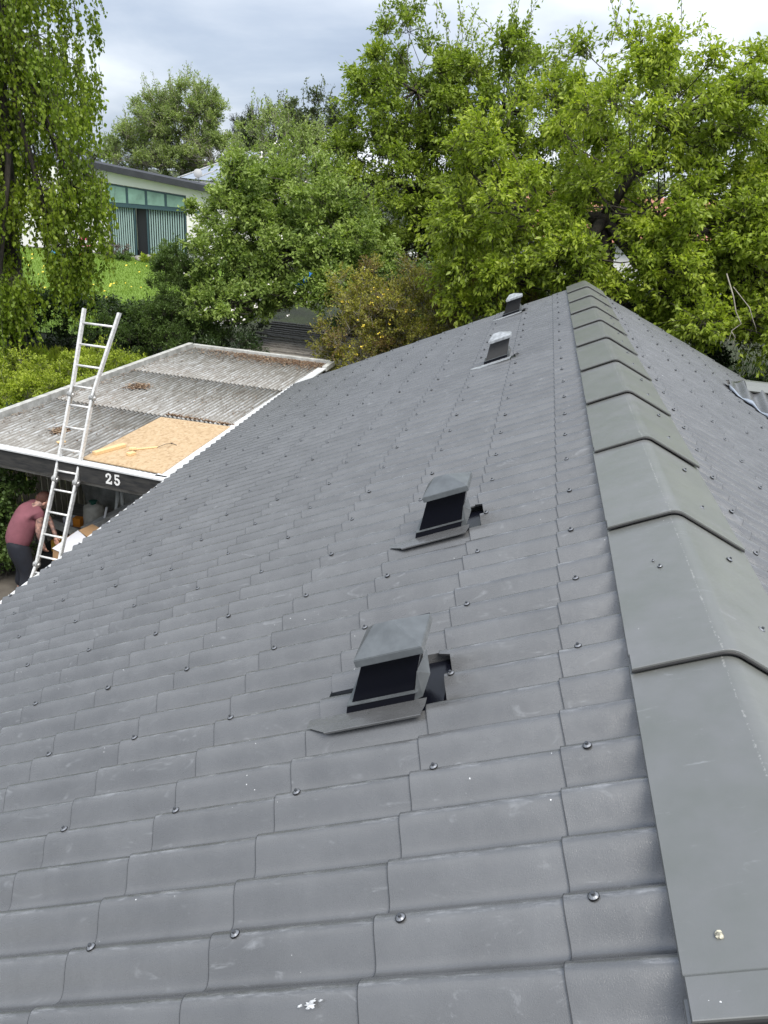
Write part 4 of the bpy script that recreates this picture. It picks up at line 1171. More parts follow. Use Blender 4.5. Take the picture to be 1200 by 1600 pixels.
# old boards lying behind the carport
pl = empty('board_stack', (-5.9, 18.6, -2.9), 0, 'stack of long grey weathered boards lying behind the carport', 'timber stack')
rs = random.Random(8)
for k in range(24):
    y = 16.70 + k * .175; z = -2.92 + k * 0.020
    a = (-7.6 + rs.uniform(-.25, .2), y + rs.uniform(-.05, .05) + .10, z + rs.uniform(-.012, .012)); b = (-4.0 + rs.uniform(-.2, .3), y - .22 + rs.uniform(-.05, .05), z + rs.uniform(-.012, .03))
    beam('board', a, b, .135 + rs.uniform(-.02, .02), .045, M['plank'], pl, lambda v: (v[0] + 5.9, v[1] - 18.6, v[2] + 2.9))
box('bearer', (-1.3, -1.9, -.30), (-1.15, 1.9, -.15), M['plank'], pl); box('bearer', (1.0, -1.9, -.30), (1.15, 1.9, -.15), M['plank'], pl)

#@@TREES
# ================================================================== vegetation
def unit(a): return a / np.maximum(np.linalg.norm(a, axis=-1, keepdims=True), 1e-9)
def leaf_geo(P_, D_, size, width, rg, up=0.7, fold=0.25):
    """folded rhombus leaves: base at P_, pointing along D_"""
    n = len(P_)
    D_ = unit(D_)
    nr = unit(np.array([0, 0, up]) + rg.normal(0, .55, (n, 3)))
    side = unit(np.cross(D_, nr)); nr = np.cross(side, D_)
    s = size[:, None]
    a = P_; t = P_ + D_ * s; mdl = P_ + D_ * s * .45
    l = mdl + side * s * width * .5 + nr * s * fold * .35
    r = mdl - side * s * width * .5 + nr * s * fold * .35
    V = np.stack([a, l, t, r], 1).reshape(-1, 3)
    i = np.arange(n)[:, None] * 4
    F = np.concatenate([i + np.array([[0, 2, 1]]), i + np.array([[0, 3, 2]])], 1).reshape(-1, 3)
    return V, F
def twig_geo(A, B, r):
    """three-sided tubes from A to B"""
    n = len(A); d = unit(B - A)
    x = unit(np.cross(d, np.array([.3, .2, .9]))); y = np.cross(d, x)
    V = []
    for k in range(3):
        an = 2 * PI * k / 3; o_ = (x * math.cos(an) + y * math.sin(an))
        V.append(A + o_ * r[:, None])
    for k in range(3):
        an = 2 * PI * k / 3; o_ = (x * math.cos(an) + y * math.sin(an))
        V.append(B + o_ * r[:, None] * .45)
    V = np.stack(V, 1).reshape(-1, 3); i = np.arange(n)[:, None] * 6
    F = np.concatenate([i + np.array([[k, (k + 1) % 3, 3 + (k + 1) % 3, 3 + k]]) for k in range(3)], 1).reshape(-1, 4)
    return V, F
def in_ball(n, rg, shell=.45):
    d = unit(rg.normal(0, 1, (n, 3))); r = (shell + (1 - shell) * rg.uniform(0, 1, n) ** .7)
    return d * r[:, None]

def plant(name, label, cat, base, lobes, lmat, bark, clump_r=.45, sprays=14, leaves=9, size=.1, width=.45, droop=.5, out=1.0, up=.35,
          trunk=None, seed=1, group=None, shell=.45, wide=1.0, tintspread=.28, hang=0.0, extra=None, limb=.06, twig=.005, box_=False, upleaf=.7, shoots=0):
    rg = np.random.default_rng(seed)
    root = empty(name, base, 0, label, cat, group)
    B = np.array(base)
    LV, LF, LT = [], [], []; TW = []
    nv = 0
    bmT = bmesh.new()
    top = Vector(trunk[-1][0]) if trunk else Vector(base)
    if trunk:
        add_tube(bmT, [Vector(p) - Vector(base) for p, r_ in trunk], [r_ for p, r_ in trunk], 9)
    for c, r, n in lobes:
        c = np.array(c, float); r = np.array(r, float)
        if box_:
            u = rg.uniform(-1, 1, (n, 3)); k = rg.integers(0, 4, n)
            u[k == 0, 2] = rg.uniform(.75, 1, (k == 0).sum()); u[k == 1, 1] = -rg.uniform(.6, 1, (k == 1).sum()); u[k == 2, 2] = rg.uniform(.85, 1, (k == 2).sum())
            off = u
        else:
            off = in_ball(n, rg, shell)
        cc = c + off * r
        cc[:, 2] = np.maximum(cc[:, 2], base[2] + .1)
        # limb from trunk to lobe, then a thin branch to each clump
        if trunk:
            cv = Vector(c); mid = top.lerp(cv, .5) + Vector((0, 0, -.12 * (cv - top).length)) + Vector(rg.normal(0, .12, 3))
            add_tube(bmT, [top - Vector(base), mid - Vector(base), cv - Vector(base)], [limb * 1.6, limb, limb * .55], 6)
            src = [top.lerp(cv, .5) + Vector((0, 0, -.06 * (cv - top).length)), cv]
        else:
            src = [Vector((c[0], c[1], base[2] + .05)), Vector(c)]
        for k in range(0, n, 1 if limb > .05 else 2):
            e_ = Vector(cc[k]); s_ = src[1] if rg.uniform() < .6 else src[0]
            if not trunk: s_ = Vector((c[0] + (cc[k][0] - c[0]) * .75, c[1] + (cc[k][1] - c[1]) * .5, base[2] + .05))
            md = s_.lerp(e_, .55) + Vector(rg.normal(0, .10 * (e_ - s_).length, 3))
            q = limb * .32
            TW.append((np.array(s_), np.array(md), q)); TW.append((np.array(md), np.array(e_), q * .6))
        cr_ = clump_r * rg.uniform(.65, 1.35, n)
        outw = unit(off * r + np.array([0, 0, up]))
        ct = rg.normal(.5, tintspread * .6, n)
        # sprays
        idx = np.repeat(np.arange(n), sprays)
        m_ = len(idx)
        d = unit(rg.normal(0, 1, (m_, 3)) + outw[idx] * out + np.array([0, 0, up]))
        if hang:
            d = unit(np.stack([rg.normal(0, .16, m_), rg.normal(0, .16, m_), -np.ones(m_)], 1))
            A = cc[idx] + rg.normal(0, 1, (m_, 3)) * np.array([.32, .32, .12]) * clump_r
            ln = hang * rg.uniform(.35, 1.25, m_)
        else:
            A = cc[idx] + rg.normal(0, .10, (m_, 3)) * cr_[idx][:, None]
            ln = cr_[idx] * rg.uniform(.55, 1.15, m_) * wide
        E_ = A + d * ln[:, None]; E_[:, 2] -= droop * .35 * ln * (0 if hang else 1)
        TW.append((A, E_, twig))
        # leaves along each spray
        j = np.repeat(np.arange(m_), leaves); q = len(j)
        t = rg.uniform(.12 if hang else .35, 1.05, q)
        P_ = A[j] + (E_[j] - A[j]) * t[:, None] + rg.normal(0, size * .28, (q, 3))
        ld = unit(unit(E_ - A)[j] * .8 + rg.normal(0, .65, (q, 3)) + np.array([0, 0, -droop]))
        sz = size * rg.uniform(.6, 1.25, q)
        P_[:, 2] = np.maximum(P_[:, 2], base[2] + .02)
        V, F = leaf_geo(P_ - B, ld, sz, width, rg, upleaf)
        LV.append(V); LF.append(F + nv); nv += len(V)
        tt = np.clip(ct[idx][j] + rg.normal(0, tintspread * .6, q), 0, 1)
        LT.append(np.repeat(tt, 2))
    if shoots:
        # upright leafy shoots breaking the outline
        for c, r, n in lobes[:3]:
            c = np.array(c); r = np.array(r)
            a = rg.uniform(0, 2 * PI, shoots); rr = rg.uniform(0, .85, shoots)
            s0 = c + np.stack([np.cos(a) * rr * r[0], np.sin(a) * rr * r[1], np.sqrt(np.maximum(0, 1 - rr ** 2)) * r[2] * .9], 1)
            dd = unit(np.stack([rg.normal(0, .28, shoots), rg.normal(0, .28, shoots), np.ones(shoots)], 1)); ln = rg.uniform(.35, 1.0, shoots) * clump_r * 2.0
            e0 = s0 + dd * ln[:, None]; TW.append((s0, e0, twig * 1.4))
            k = 26; j = np.repeat(np.arange(shoots), k); t = rg.uniform(.1, 1, len(j))
            P_ = s0[j] + (e0 - s0)[j] * t[:, None] + rg.normal(0, size * .35, (len(j), 3))
            V, F = leaf_geo(P_ - B, unit(rg.normal(0, .7, (len(j), 3)) + dd[j] * .7), size * rg.uniform(.6, 1.1, len(j)), width, rg, upleaf)
            LV.append(V); LF.append(F + nv); nv += len(V); LT.append(np.repeat(np.clip(rg.normal(.6, .2, len(j)), 0, 1), 2))
    me = np_mesh('foliage', np.concatenate(LV), np.concatenate(LF), False, np.concatenate(LT))
    link('crown', me, lmat, root)
    # branches
    A = [np.atleast_2d(a) for a, b, r_ in TW]; Bn = [np.atleast_2d(b) for a, b, r_ in TW]; Rr = [np.full(len(np.atleast_2d(a)), r_) for a, b, r_ in TW]
    V, F = twig_geo(np.concatenate(A) - B, np.concatenate(Bn) - B, np.concatenate(Rr))
    link('branches', np_mesh('branches', V, F, True), bark, root)
    if trunk: mesh_obj('trunk', bmT, bark, root, True)
    else: bmT.free()
    if extra: extra(root, rg, B)
    return root

def blossom_part(n, lobes_, size, mt, name='blossom'):
    def f(root, rg, B):
        V, F = [], []
        for k in range(n):
            c, r, _ = lobes_[rg.integers(len(lobes_))]
            d = unit(rg.normal(0, 1, 3)); d[1] = -abs(d[1]); p_ = np.array(c) + d * np.array(r) * rg.uniform(.9, 1.12)
            for q in range(rg.integers(4, 8)):
                b0 = len(V); o_ = p_ + rg.normal(0, size * 1.1, 3) - B; n1_ = unit(rg.normal(0, 1, 3) + np.array([0, -.8, .6])); x = unit(np.cross(n1_, np.array([.1, .2, .9]))); y = np.cross(n1_, x)
                for a in range(5): V.append(o_ + (x * math.cos(a * 1.2566) + y * math.sin(a * 1.2566)) * size * .75)
                F.append(tuple(range(b0, b0 + 5)))
        o_ = link(name, np_mesh(name, np.array(V), np.array(F)), mt, root); tag(o_, kind='stuff')
    return f
M['petal'] = mat('white_petal', (0.80, 0.76, 0.74), 0.6)
M['petal_y'] = mat('yellow_petal', (0.72, 0.55, 0.05), 0.6)
LM = {}
LM['birch'] = leaf_mat('birch_leaf', ((0.1076, 0.1667, 0.0161), (0.1858, 0.2646, 0.0241), (0.2935, 0.3625, 0.0401)), .45, .45)
LM['cherry'] = leaf_mat('cherry_leaf', ((0.1508, 0.2027, 0.0301), (0.2691, 0.3501, 0.0421), (0.4307, 0.4975, 0.0679)), .42, .45)
LM['plum'] = leaf_mat('plum_leaf', ((0.1282, 0.1822, 0.0283), (0.2216, 0.2974, 0.0438), (0.3498, 0.4221, 0.0707)), .45, .42)
LM['apple'] = leaf_mat('apple_leaf', ((0.1068, 0.1693, 0.0389), (0.2135, 0.2941, 0.0698), (0.3492, 0.4366, 0.1242)), .5, .4)
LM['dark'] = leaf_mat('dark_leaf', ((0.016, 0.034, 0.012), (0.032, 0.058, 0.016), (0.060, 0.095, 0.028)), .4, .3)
LM['feather'] = leaf_mat('feathery_leaf', ((0.0633, 0.1028, 0.0273), (0.1028, 0.1661, 0.0424), (0.1581, 0.2292, 0.068)), .5, .35)
LM['gold'] = leaf_mat('golden_leaf', ((0.1829, 0.2369, 0.0302), (0.3231, 0.3982, 0.0452), (0.4737, 0.5382, 0.0754)), .5, .4)
LM['bramble'] = leaf_mat('bramble_leaf', ((0.1702, 0.1165, 0.0446), (0.2188, 0.2252, 0.0446), (0.3564, 0.3338, 0.0594)), .55, .4)
LM['willow'] = leaf_mat('willow_leaf', ((0.1642, 0.2184, 0.0759), (0.2509, 0.3223, 0.1098), (0.3571, 0.4262, 0.1604)), .5, .4)
LM['pine'] = leaf_mat('pine_needles', ((0.022, 0.038, 0.020), (0.040, 0.058, 0.032), (0.065, 0.085, 0.048)), .6, .15)
LM['grey'] = leaf_mat('grey_green_leaf', ((0.066, 0.09, 0.042), (0.102, 0.132, 0.06), (0.144, 0.174, 0.084)), .5, .3)
LM['lavender'] = leaf_mat('lavender_leaf', ((0.10, 0.10, 0.08), (0.17, 0.155, 0.14), (0.24, 0.21, 0.22)), .7, .2)
LM['blossom'] = leaf_mat('pink_white_blossom', ((0.35, 0.22, 0.22), (0.6, 0.48, 0.45), (0.75, 0.70, 0.66)), .6, .2)

# weeping birch on the left
plant('birch_tree', 'weeping birch with small hanging leaves filling the left edge', 'tree', (-12.4, 16.3, -4.3),
      [((-12.2, 16, 5.4), (2.6, 2.4, 2.2), 95), ((-12.3, 15.9, 2.9), (2.75, 2.2, 1.6), 80), ((-13.3, 15.8, .9), (2.5, 2.0, 1.3), 75),
       ((-13.6, 15.6, -.6), (2.3, 1.7, 1.0), 66), ((-10.4, 15.9, .75), (1.0, 1.0, .85), 20), ((-13.9, 15.0, -1.8), (2.0, 1.0, .8), 55), ((-11.7, 15.0, -1.25), (.85, .6, .6), 16), ((-10.8, 15.7, -.5), (.85, .9, .5), 7), ((-15, 17, 2.5), (2.6, 2, 4), 70)],
      LM['birch'], M['bark'], clump_r=.60, sprays=15, leaves=26, size=.085, width=.75, droop=.9, trunk=[((-12.4, 16.3, -4.4), .2), ((-12.25, 16.3, -1), .17), ((-12.0, 16.2, 2.6), .12), ((-11.95, 16.1, 5.2), .07)], seed=3, hang=.95, limb=.065, twig=.004, shell=.25)
# big cherry beyond the gable
cl = [((1.1, 16.8, 2.6), (2.5, 2.1, 1.55), 60), ((1.3, 16.2, 1.0), (2.6, 1.5, 1.2), 34), ((-1.7, 16.3, 1.1), (1.3, 1.5, 1.4), 32), ((-1.3, 16.0, -.35), (1.4, 1.2, .85), 26), ((4.1, 16.5, 1.6), (2.1, 1.9, 1.9), 52),
      ((3.4, 15.4, .1), (1.7, 1.2, .75), 32), ((.9, 15.6, -.55), (1.3, .8, .5), 14), ((2.6, 15.0, -.65), (1.5, .9, .32), 16), ((6.6, 16.5, 1.2), (2.2, 2, 2.6), 50), ((4.9, 15.0, -.7), (1.2, .8, .5), 14),
      ((2.1, 15.3, .85), (1.5, .7, .6), 24), ((.1, 15.2, .25), (1.0, .6, .5), 12), ((1.6, 15.1, .1), (1.0, .5, .4), 10)]
plant('cherry_tree', 'large bright green cherry tree with drooping leaves beyond the roof ridge', 'tree', (.25, 16.9, -2.9), cl, LM['cherry'], M['bark'],
      clump_r=.50, sprays=28, leaves=18, size=.104, width=.46, droop=.65, up=.55, trunk=[((.25, 16.9, -3.0), .27), ((.15, 16.9, -1.0), .22), ((.2, 16.8, .2), .2), ((.35, 16.8, .9), .17)], seed=11, limb=.085, twig=.006, shell=.35, shoots=7)
# its thick right-hand limb
# plum / tall trees in the middle distance
pl_ = [((-4.7, 24, 3.6), (2.1, 2, 1.75), 60), ((-2.3, 24, 3.3), (2.2, 2, 1.9), 60), ((-5.2, 23.6, 1.3), (2.2, 2, 1.5), 55), ((-2.4, 23.5, .8), (2.4, 1.8, 1.5), 55), ((-4, 23, -.9), (3.2, 1.6, 1.1), 60), ((.2, 24.5, 2.2), (2, 2, 2), 40)]
plant('plum_tree', 'tall mid green tree with upright shoots left of the cherry', 'tree', (-3.8, 24.2, -2.9), pl_, LM['plum'], M['bark'], clump_r=.60, sprays=24, leaves=16, size=.118, width=.5, droop=.35, up=.6,
      trunk=[((-3.8, 24.2, -3.0), .25), ((-3.7, 24.2, -.5), .2), ((-3.6, 24.1, .9), .15)], seed=21, limb=.08, twig=.007, shell=.35, shoots=16)
# apple tree
al = [((-6.9, 20, .75), (1.6, 1.4, 1.05), 48), ((-8.1, 19.7, .25), (1.25, 1.2, 1.15), 36), ((-5.6, 19.6, -.15), (1.35, 1.2, 1.15), 42), ((-6.9, 19.2, -.6), (1.5, .9, .9), 40), ((-8.4, 19.0, -.9), (1.05, .9, .65), 22),
      ((-7.9, 18.2, -1.75), (.95, .8, .5), 20), ((-5.3, 18.9, -1.15), (1.0, .7, .5), 22), ((-6.6, 18.6, -1.45), (.8, .7, .45), 16)]
plant('apple_tree', 'rounded apple tree with a few white blossoms behind the carport', 'tree', (-5.3, 20.2, -2.9), al, LM['apple'], M['bark'], clump_r=.42, sprays=23, leaves=15, size=.105, width=.5, droop=.3, up=.5,
      trunk=[((-5.3, 20.2, -3.0), .17), ((-5.25, 20.1, -1.9), .15), ((-5.9, 20.0, -1.55), .12), ((-6.6, 19.8, -1.3), .10)], seed=31, limb=.06, twig=.005, shell=.4, shoots=22,
      extra=blossom_part(70, [al[4], al[5], al[6], al[3], al[7]], .028, M['petal']))
def branchlet(pts, rad_, name, label, mt=None):
    tag(tube(name, pts, rad_, mt or M['bark_grey'], None, 5), label, 'branch')
# blue cord caught in the apple tree
bt = empty('blue_rope', (-6.1, 18.2, -1.0), 0, 'tangle of bright blue rope caught in the apple tree', 'rope')
rg_ = random.Random(2)
for k in range(3):
    pts = [(rg_.uniform(-.07, .07) + .13 * k - .1, rg_.uniform(-.05, .05), rg_.uniform(-.06, .06) + .12 * k - .08) for _ in range(9)]
    tube('rope_loop', pts, .014, M['blue'], bt, 5)
# feathery bush left of the apple tree
plant('feathery_bush', 'tall dark feathery bush between lawn and apple tree', 'bush', (-9.7, 18.8, -3.9), [((-9.9, 18.8, -2.9), (1.0, .8, 1.0), 44), ((-9.8, 18.8, -1.7), (.85, .7, .95), 40), ((-9.0, 18.4, -2.6), (.9, .7, .9), 34), ((-9.4, 18.9, -1.1), (.6, .6, .5), 12)],
      LM['feather'], M['bark'], clump_r=.34, sprays=22, leaves=17, size=.070, width=.34, droop=.0, up=1.2, seed=41, limb=.03, twig=.003, shoots=10)
plant('evergreen_shrub', 'low dark evergreen shrub behind the back edge of the carport', 'bush', (-7.0, 17.6, -3.6), [((-7.6, 17.4, -2.75), (.8, .6, .55), 40), ((-8.8, 20.4, -2.9), (1.3, .5, .7), 50)], LM['dark'], M['bark'],
      clump_r=.30, sprays=16, leaves=12, size=.060, width=.5, droop=.1, seed=45, limb=.03, twig=.003)
# dark hedge below the lawn
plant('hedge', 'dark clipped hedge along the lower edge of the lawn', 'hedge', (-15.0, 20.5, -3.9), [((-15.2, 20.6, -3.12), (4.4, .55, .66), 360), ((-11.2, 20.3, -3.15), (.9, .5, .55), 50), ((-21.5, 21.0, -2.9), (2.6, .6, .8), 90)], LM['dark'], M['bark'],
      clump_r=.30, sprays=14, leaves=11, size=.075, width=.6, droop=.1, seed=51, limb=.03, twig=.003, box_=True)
plant('bramble_bush', 'loose leafy bush growing in front of the dark hedge', 'bush', (-11.9, 19.2, -3.9), [((-11.8, 19.2, -3.05), (.8, .5, .55), 14)], LM['feather'], M['bark'], clump_r=.3, sprays=12, leaves=9, size=.085, width=.55, droop=.2, seed=52, limb=.03, twig=.003, shoots=6)
# golden shrub left of the carport
plant('golden_shrub', 'rounded yellow-green shrub beside the carport, behind the ladder', 'bush', (-10.3, 14.7, -4.4), [((-10.9, 14.3, -3.45), (1.15, 1.0, .85), 95), ((-9.6, 15.2, -3.15), (1.05, .9, .75), 80), ((-10.2, 14.2, -3.6), (1.3, .9, .75), 60)], LM['gold'], M['bark_grey'],
      clump_r=.24, sprays=18, leaves=15, size=.055, width=.5, droop=.0, up=.9, seed=61, limb=.025, twig=.002, shoots=8)
plant('golden_shrub', 'looser yellow-green shrub at the left edge below the birch', 'bush', (-13.6, 14.6, -4.4), [((-13.4, 14.6, -3.5), (1.3, 1, .8), 60)], LM['gold'], M['bark_grey'], clump_r=.26, sprays=14, leaves=11, size=.05, width=.5, up=.9, droop=0, seed=62, limb=.025, twig=.002)
# bush beside the person
plant('garden_bush', 'dark green leafy bush at the carport corner behind the person', 'bush', (-8.05, 9.3, -4.58), [((-8.1, 9.35, -3.2), (.55, .35, .62), 40), ((-8.15, 9.2, -4.0), (.62, .38, .6), 46)], LM['feather'], M['bark'], clump_r=.20, sprays=14, leaves=10, size=.062, width=.7, droop=.4, seed=71, limb=.02, twig=.002)
plant('garden_bush', 'dark green leafy bush beyond the carport corner at the left edge', 'bush', (-9.1, 9.6, -4.58), [((-9.1, 9.7, -3.5), (.7, .5, 1.0), 60)], LM['feather'], M['bark'], clump_r=.22, sprays=14, leaves=10, size=.062, width=.7, droop=.4, seed=72, limb=.02, twig=.002)
plant('gap_backing_bush', 'added dark foliage behind the slatted left wall, darkening its gaps', 'bush', (-8.95, 11.4, -4.5), [((-8.85, 11.6, -3.5), (.35, 2.6, 1.0), 110)], LM['dark'], M['bark'], clump_r=.22, sprays=13, leaves=9, size=.07, width=.6, droop=.3, seed=73, limb=.02, twig=.002, shell=.1)  # added so the gaps between the wall boards look dark
# forsythia and bramble bank between carport and gable
plant('bramble_bank', 'sprawling yellow and brown bramble thicket behind the grey roof', 'bush', (-3.0, 16.8, -3.2), [((-4.2, 16.6, -2.0), (1.0, .8, .85), 50), ((-3.0, 16.6, -1.6), (1.3, .8, .95), 66), ((-1.7, 16.4, -1.3), (1.1, .7, .85), 50), ((-4.3, 17.4, -1.2), (.9, .7, .7), 26), ((-2.4, 17.6, -.8), (1.4, .6, .6), 30)], LM['bramble'], M['bark_grey'],
      clump_r=.34, sprays=22, leaves=13, size=.065, width=.5, droop=.1, up=.7, seed=81, limb=.03, twig=.004, shoots=14, tintspread=.5, extra=blossom_part(40, [((-3.6, 16.5, -1.7), (1.4, .8, .9), 0)], .018, M['petal_y'], 'yellow_flower'))
plant('laurel_hedge', 'dark leafy hedge in the shade behind the bramble thicket', 'hedge', (-1.5, 19.6, -3.0), [((-1.8, 19.7, -1.7), (3.6, .7, 1.05), 190)], LM['feather'], M['bark'], clump_r=.36, sprays=13, leaves=9, size=.085, width=.5, droop=.3, seed=85, limb=.03, twig=.004, box_=True)
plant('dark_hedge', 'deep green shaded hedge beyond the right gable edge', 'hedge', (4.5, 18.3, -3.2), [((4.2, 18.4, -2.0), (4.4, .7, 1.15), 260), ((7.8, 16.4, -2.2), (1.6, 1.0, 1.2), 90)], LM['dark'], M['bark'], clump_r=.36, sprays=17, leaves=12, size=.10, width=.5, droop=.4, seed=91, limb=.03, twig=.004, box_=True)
plant('flowering_shrub', 'small shrub with cream flowers beyond the right eaves', 'bush', (3.8, 14.7, -3.6), [((3.55, 14.7, -2.05), (.6, .5, .62), 30), ((4.5, 14.6, -1.9), (.7, .5, .7), 36)], LM['feather'], M['bark'], clump_r=.2, sprays=12, leaves=9, size=.05, width=.55, droop=.1, seed=95, limb=.02, twig=.003, shoots=8,
      extra=blossom_part(60, [((3.7, 14.6, -1.9), (.8, .5, .75), 0)], .022, M['petal']))
# dead hanging branches on the right
branchlet([(2.30, 14.3, .25), (2.42, 13.98, -.08), (2.50, 13.95, -.30), (2.62, 13.93, -.48), (2.50, 13.92, -.60), (2.49, 13.92, -.74), (2.43, 13.92, -.90)], [.012, .011, .010, .009, .008, .006, .003], 'dead_branch', 'bare grey twig hanging over the right roof edge, the longer left one')
branchlet([(2.45, 14.3, .05), (2.70, 13.98, -.22), (2.80, 13.95, -.42), (2.86, 13.95, -.52), (2.90, 13.95, -.62)], [.009, .008, .006, .004, .002], 'dead_branch', 'bare grey twig hanging just right of the longer dead branch')
branchlet([(2.50, 13.92, -.62), (2.57, 13.90, -.70), (2.56, 13.90, -.82), (2.60, 13.90, -.88)], [.006, .005, .004, .002], 'dead_branch', 'small forked side twig at the bottom of the longer dead branch')
# trees behind the bungalow
plant('willow_tree', 'airy pale green tree standing behind the bungalow', 'tree', (-28, 60, -3), [((-28.5, 60, 3.6), (4.2, 3, 2.6), 80), ((-27.3, 60, 5.0), (2.6, 2, 1.7), 36), ((-31, 59, 1.5), (3.2, 2, 2.2), 50), ((-25, 59, 1.6), (3, 2, 2.2), 50)], LM['willow'], M['bark_grey'],
      clump_r=.9, sprays=20, leaves=13, size=.20, width=.4, droop=.1, up=.9, trunk=[((-28, 60, -3), .35), ((-28, 60, 0), .3), ((-28, 60, 1.5), .22)], seed=101, limb=.12, twig=.015, shell=.3, shoots=26)
plant('pine_tree', 'dark pine crown just right of the airy tree', 'tree', (-23.4, 62, -3), [((-23.4, 62, 3.2), (1.6, 1.5, 2.2), 36), ((-22.4, 62, 1.2), (2, 1.5, 2), 30)], LM['pine'], M['bark'], clump_r=.7, sprays=17, leaves=12, size=.16, width=.2, droop=-.3, up=.9,
      trunk=[((-23.4, 62, -3), .3), ((-23.4, 62, 2), .2)], seed=102, limb=.1, twig=.02, shoots=8)
plant('broadleaf_tree', 'dull grey-green tree in the far distance left of the tall plum', 'tree', (-18.5, 56, -3), [((-19.3, 56, 3.0), (2.6, 2, 2.2), 50), ((-16.5, 56, 3.6), (2.8, 2, 2.4), 50), ((-20.5, 55, .6), (2.6, 2, 1.6), 36)], LM['grey'], M['bark'], clump_r=.8, sprays=18, leaves=13, size=.20, width=.55, droop=.2, up=.7,
      trunk=[((-18.5, 56, -3), .3), ((-18.5, 56, 1.5), .22)], seed=103, limb=.1, twig=.015, shoots=10)
plant('slim_tree', 'slender pale tree rising just above the top of the apple tree', 'tree', (-9.6, 27, -3.2), [((-10.0, 27, 1.9), (1.5, 1.2, 1.2), 36), ((-8.4, 27, 1.4), (1.3, 1.2, 1.1), 30), ((-10.4, 27, 0.3), (1.4, 1.0, 1.2), 24)], LM['willow'], M['bark_grey'], clump_r=.45, sprays=14, leaves=10, size=.10, width=.5, droop=.1, up=1,
      trunk=[((-9.6, 27, -3.2), .12), ((-9.5, 27, .5), .08)], seed=104, limb=.04, twig=.006, shoots=14, extra=blossom_part(22, [((-9.0, 26.5, 1.5), (1.2, .8, .8), 0)], .05, M['petal']))
plant('ash_tree', 'pale tree showing behind the cherry at the right edge', 'tree', (7.5, 30, -3), [((6.4, 30, 3.6), (2.2, 2, 1.6), 46), ((9.5, 30, 3), (2.6, 2, 2.6), 46)], LM['willow'], M['bark_grey'], clump_r=.6, sprays=14, leaves=10, size=.12, width=.45, droop=.2, up=.8,
      trunk=[((7.5, 30, -3), .22), ((7.5, 30, 1.5), .15)], seed=105, limb=.07, twig=.008, shoots=20)
# far wood closing the view
rgw = np.random.default_rng(7)
lob = [((x + rgw.uniform(-2, 2), 88 + rgw.uniform(-5, 5), -1 + rgw.uniform(0, 1.4)), (6, 3, 3.6), 26) for x in np.linspace(-75, 55, 17)]
wd_ = plant('woodland', 'distant band of trees closing the view behind the gardens', 'woodland', (0, 88, -4), lob, LM['grey'], M['bark'], clump_r=1.5, sprays=14, leaves=10, size=.34, width=.6, droop=.2, seed=110, limb=.04, twig=.03)
wd_['kind'] = 'stuff'
for ch in wd_.children: ch['kind'] = 'stuff'

# ================================================================== bungalow beyond the lawn
bg_ = empty('bungalow', (-20, 38, -3.05), 0, 'white bungalow with blue window frames beyond the lawn', 'bungalow')
def BL_(v): return (v[0] + 20, v[1] - 38, v[2] + 3.05)
def bbox(name, lo, hi, mt, parent=None, par_off=(0, 0, 0)):
    bm = bmesh.new(); add_box(bm, lo, hi)
    for v in bm.verts: v.co = Vector(BL_(v.co))
    return mesh_obj(name, bm, mt, parent or bg_)
def prism(name, prof_xz, y0, y1, mt, parent):
    bm = bmesh.new()
    f_ = [bm.verts.new(BL_((x, y0, z))) for x, z in prof_xz]; b2 = [bm.verts.new(BL_((x, y1, z))) for x, z in prof_xz]
    bm.faces.new(f_); bm.faces.new(b2[::-1]); n = len(f_)
    for k in range(n): bm.faces.new((f_[(k + 1) % n], f_[k], b2[k], b2[(k + 1) % n]))
    bmesh.ops.recalc_face_normals(bm, faces=bm.faces)
    return mesh_obj(name, bm, mt, parent)
M['bright_render'] = mat('bright_white_render', (0.80, 0.79, 0.76), .8, var=.04, scale=1)
def rz_(x): return 1.04 - (x + 21.24) * 0.115
# wall pieces round the glazed opening (x -21.0 to -17.9)
prism('wall', [(-27.5, -3.1), (-22.1, -3.1), (-22.1, rz_(-22.1) - .3), (-27.5, rz_(-27.5) - .9)], 38.0, 38.25, M['bright_render'], bg_)
prism('wall', [(-22.1, 0.33), (-17.9, 0.02), (-17.9, rz_(-17.9) - .3), (-22.1, rz_(-22.1) - .3)], 38.0, 38.25, M['bright_render'], bg_)
prism('wall', [(-17.9, -3.1), (-13.5, -3.1), (-13.5, rz_(-13.5) - .3), (-17.9, rz_(-17.9) - .3)], 38.0, 38.25, M['bright_render'], bg_)
prism('roof', [(-23.0, rz_(-23.0) - .26), (-13.2, rz_(-13.2) - .26), (-13.2, rz_(-13.2) + .02), (-23.0, rz_(-23.0) + .02)], 37.6, 38.9, M['slate'], bg_)
bbox('side_wall', (-13.7, 38.25, -3.1), (-13.5, 44, -.2), M['bright_render']); bbox('side_wall', (-27.5, 38.25, -3.1), (-27.3, 44, .5), M['bright_render'])
bbox('floor', (-22.1, 38.2, -3.1), (-17.9, 42, -3.0), M['stone']); bbox('inner_wall', (-22.1, 41.9, -3.0), (-17.9, 42, .3), mat('dim_room', (.06, .07, .07), .9))
# transom windows
edges_ = [-22.05, -21.0, -20.0, -18.98, -17.95]
for a, b in zip(edges_, edges_[1:]):
    za, zb_ = 0.30 - (a + 22.1) * .074, 0.30 - (b + 22.1) * .074
    fr_ = prism('window', [(a, -.62), (b, -.62), (b, zb_), (a, za)], 38.06, 38.12, M['blue_frame'], bg_)
    prism('pane', [(a + .07, -.55), (b - .07, -.55), (b - .07, zb_ - .07), (a + .07, za - .07)], 38.045, 38.058, M['far_glass'], fr_)
bbox('transom', (-22.1, 37.97, -.74), (-17.2, 38.14, -.622), M['blue_frame'])
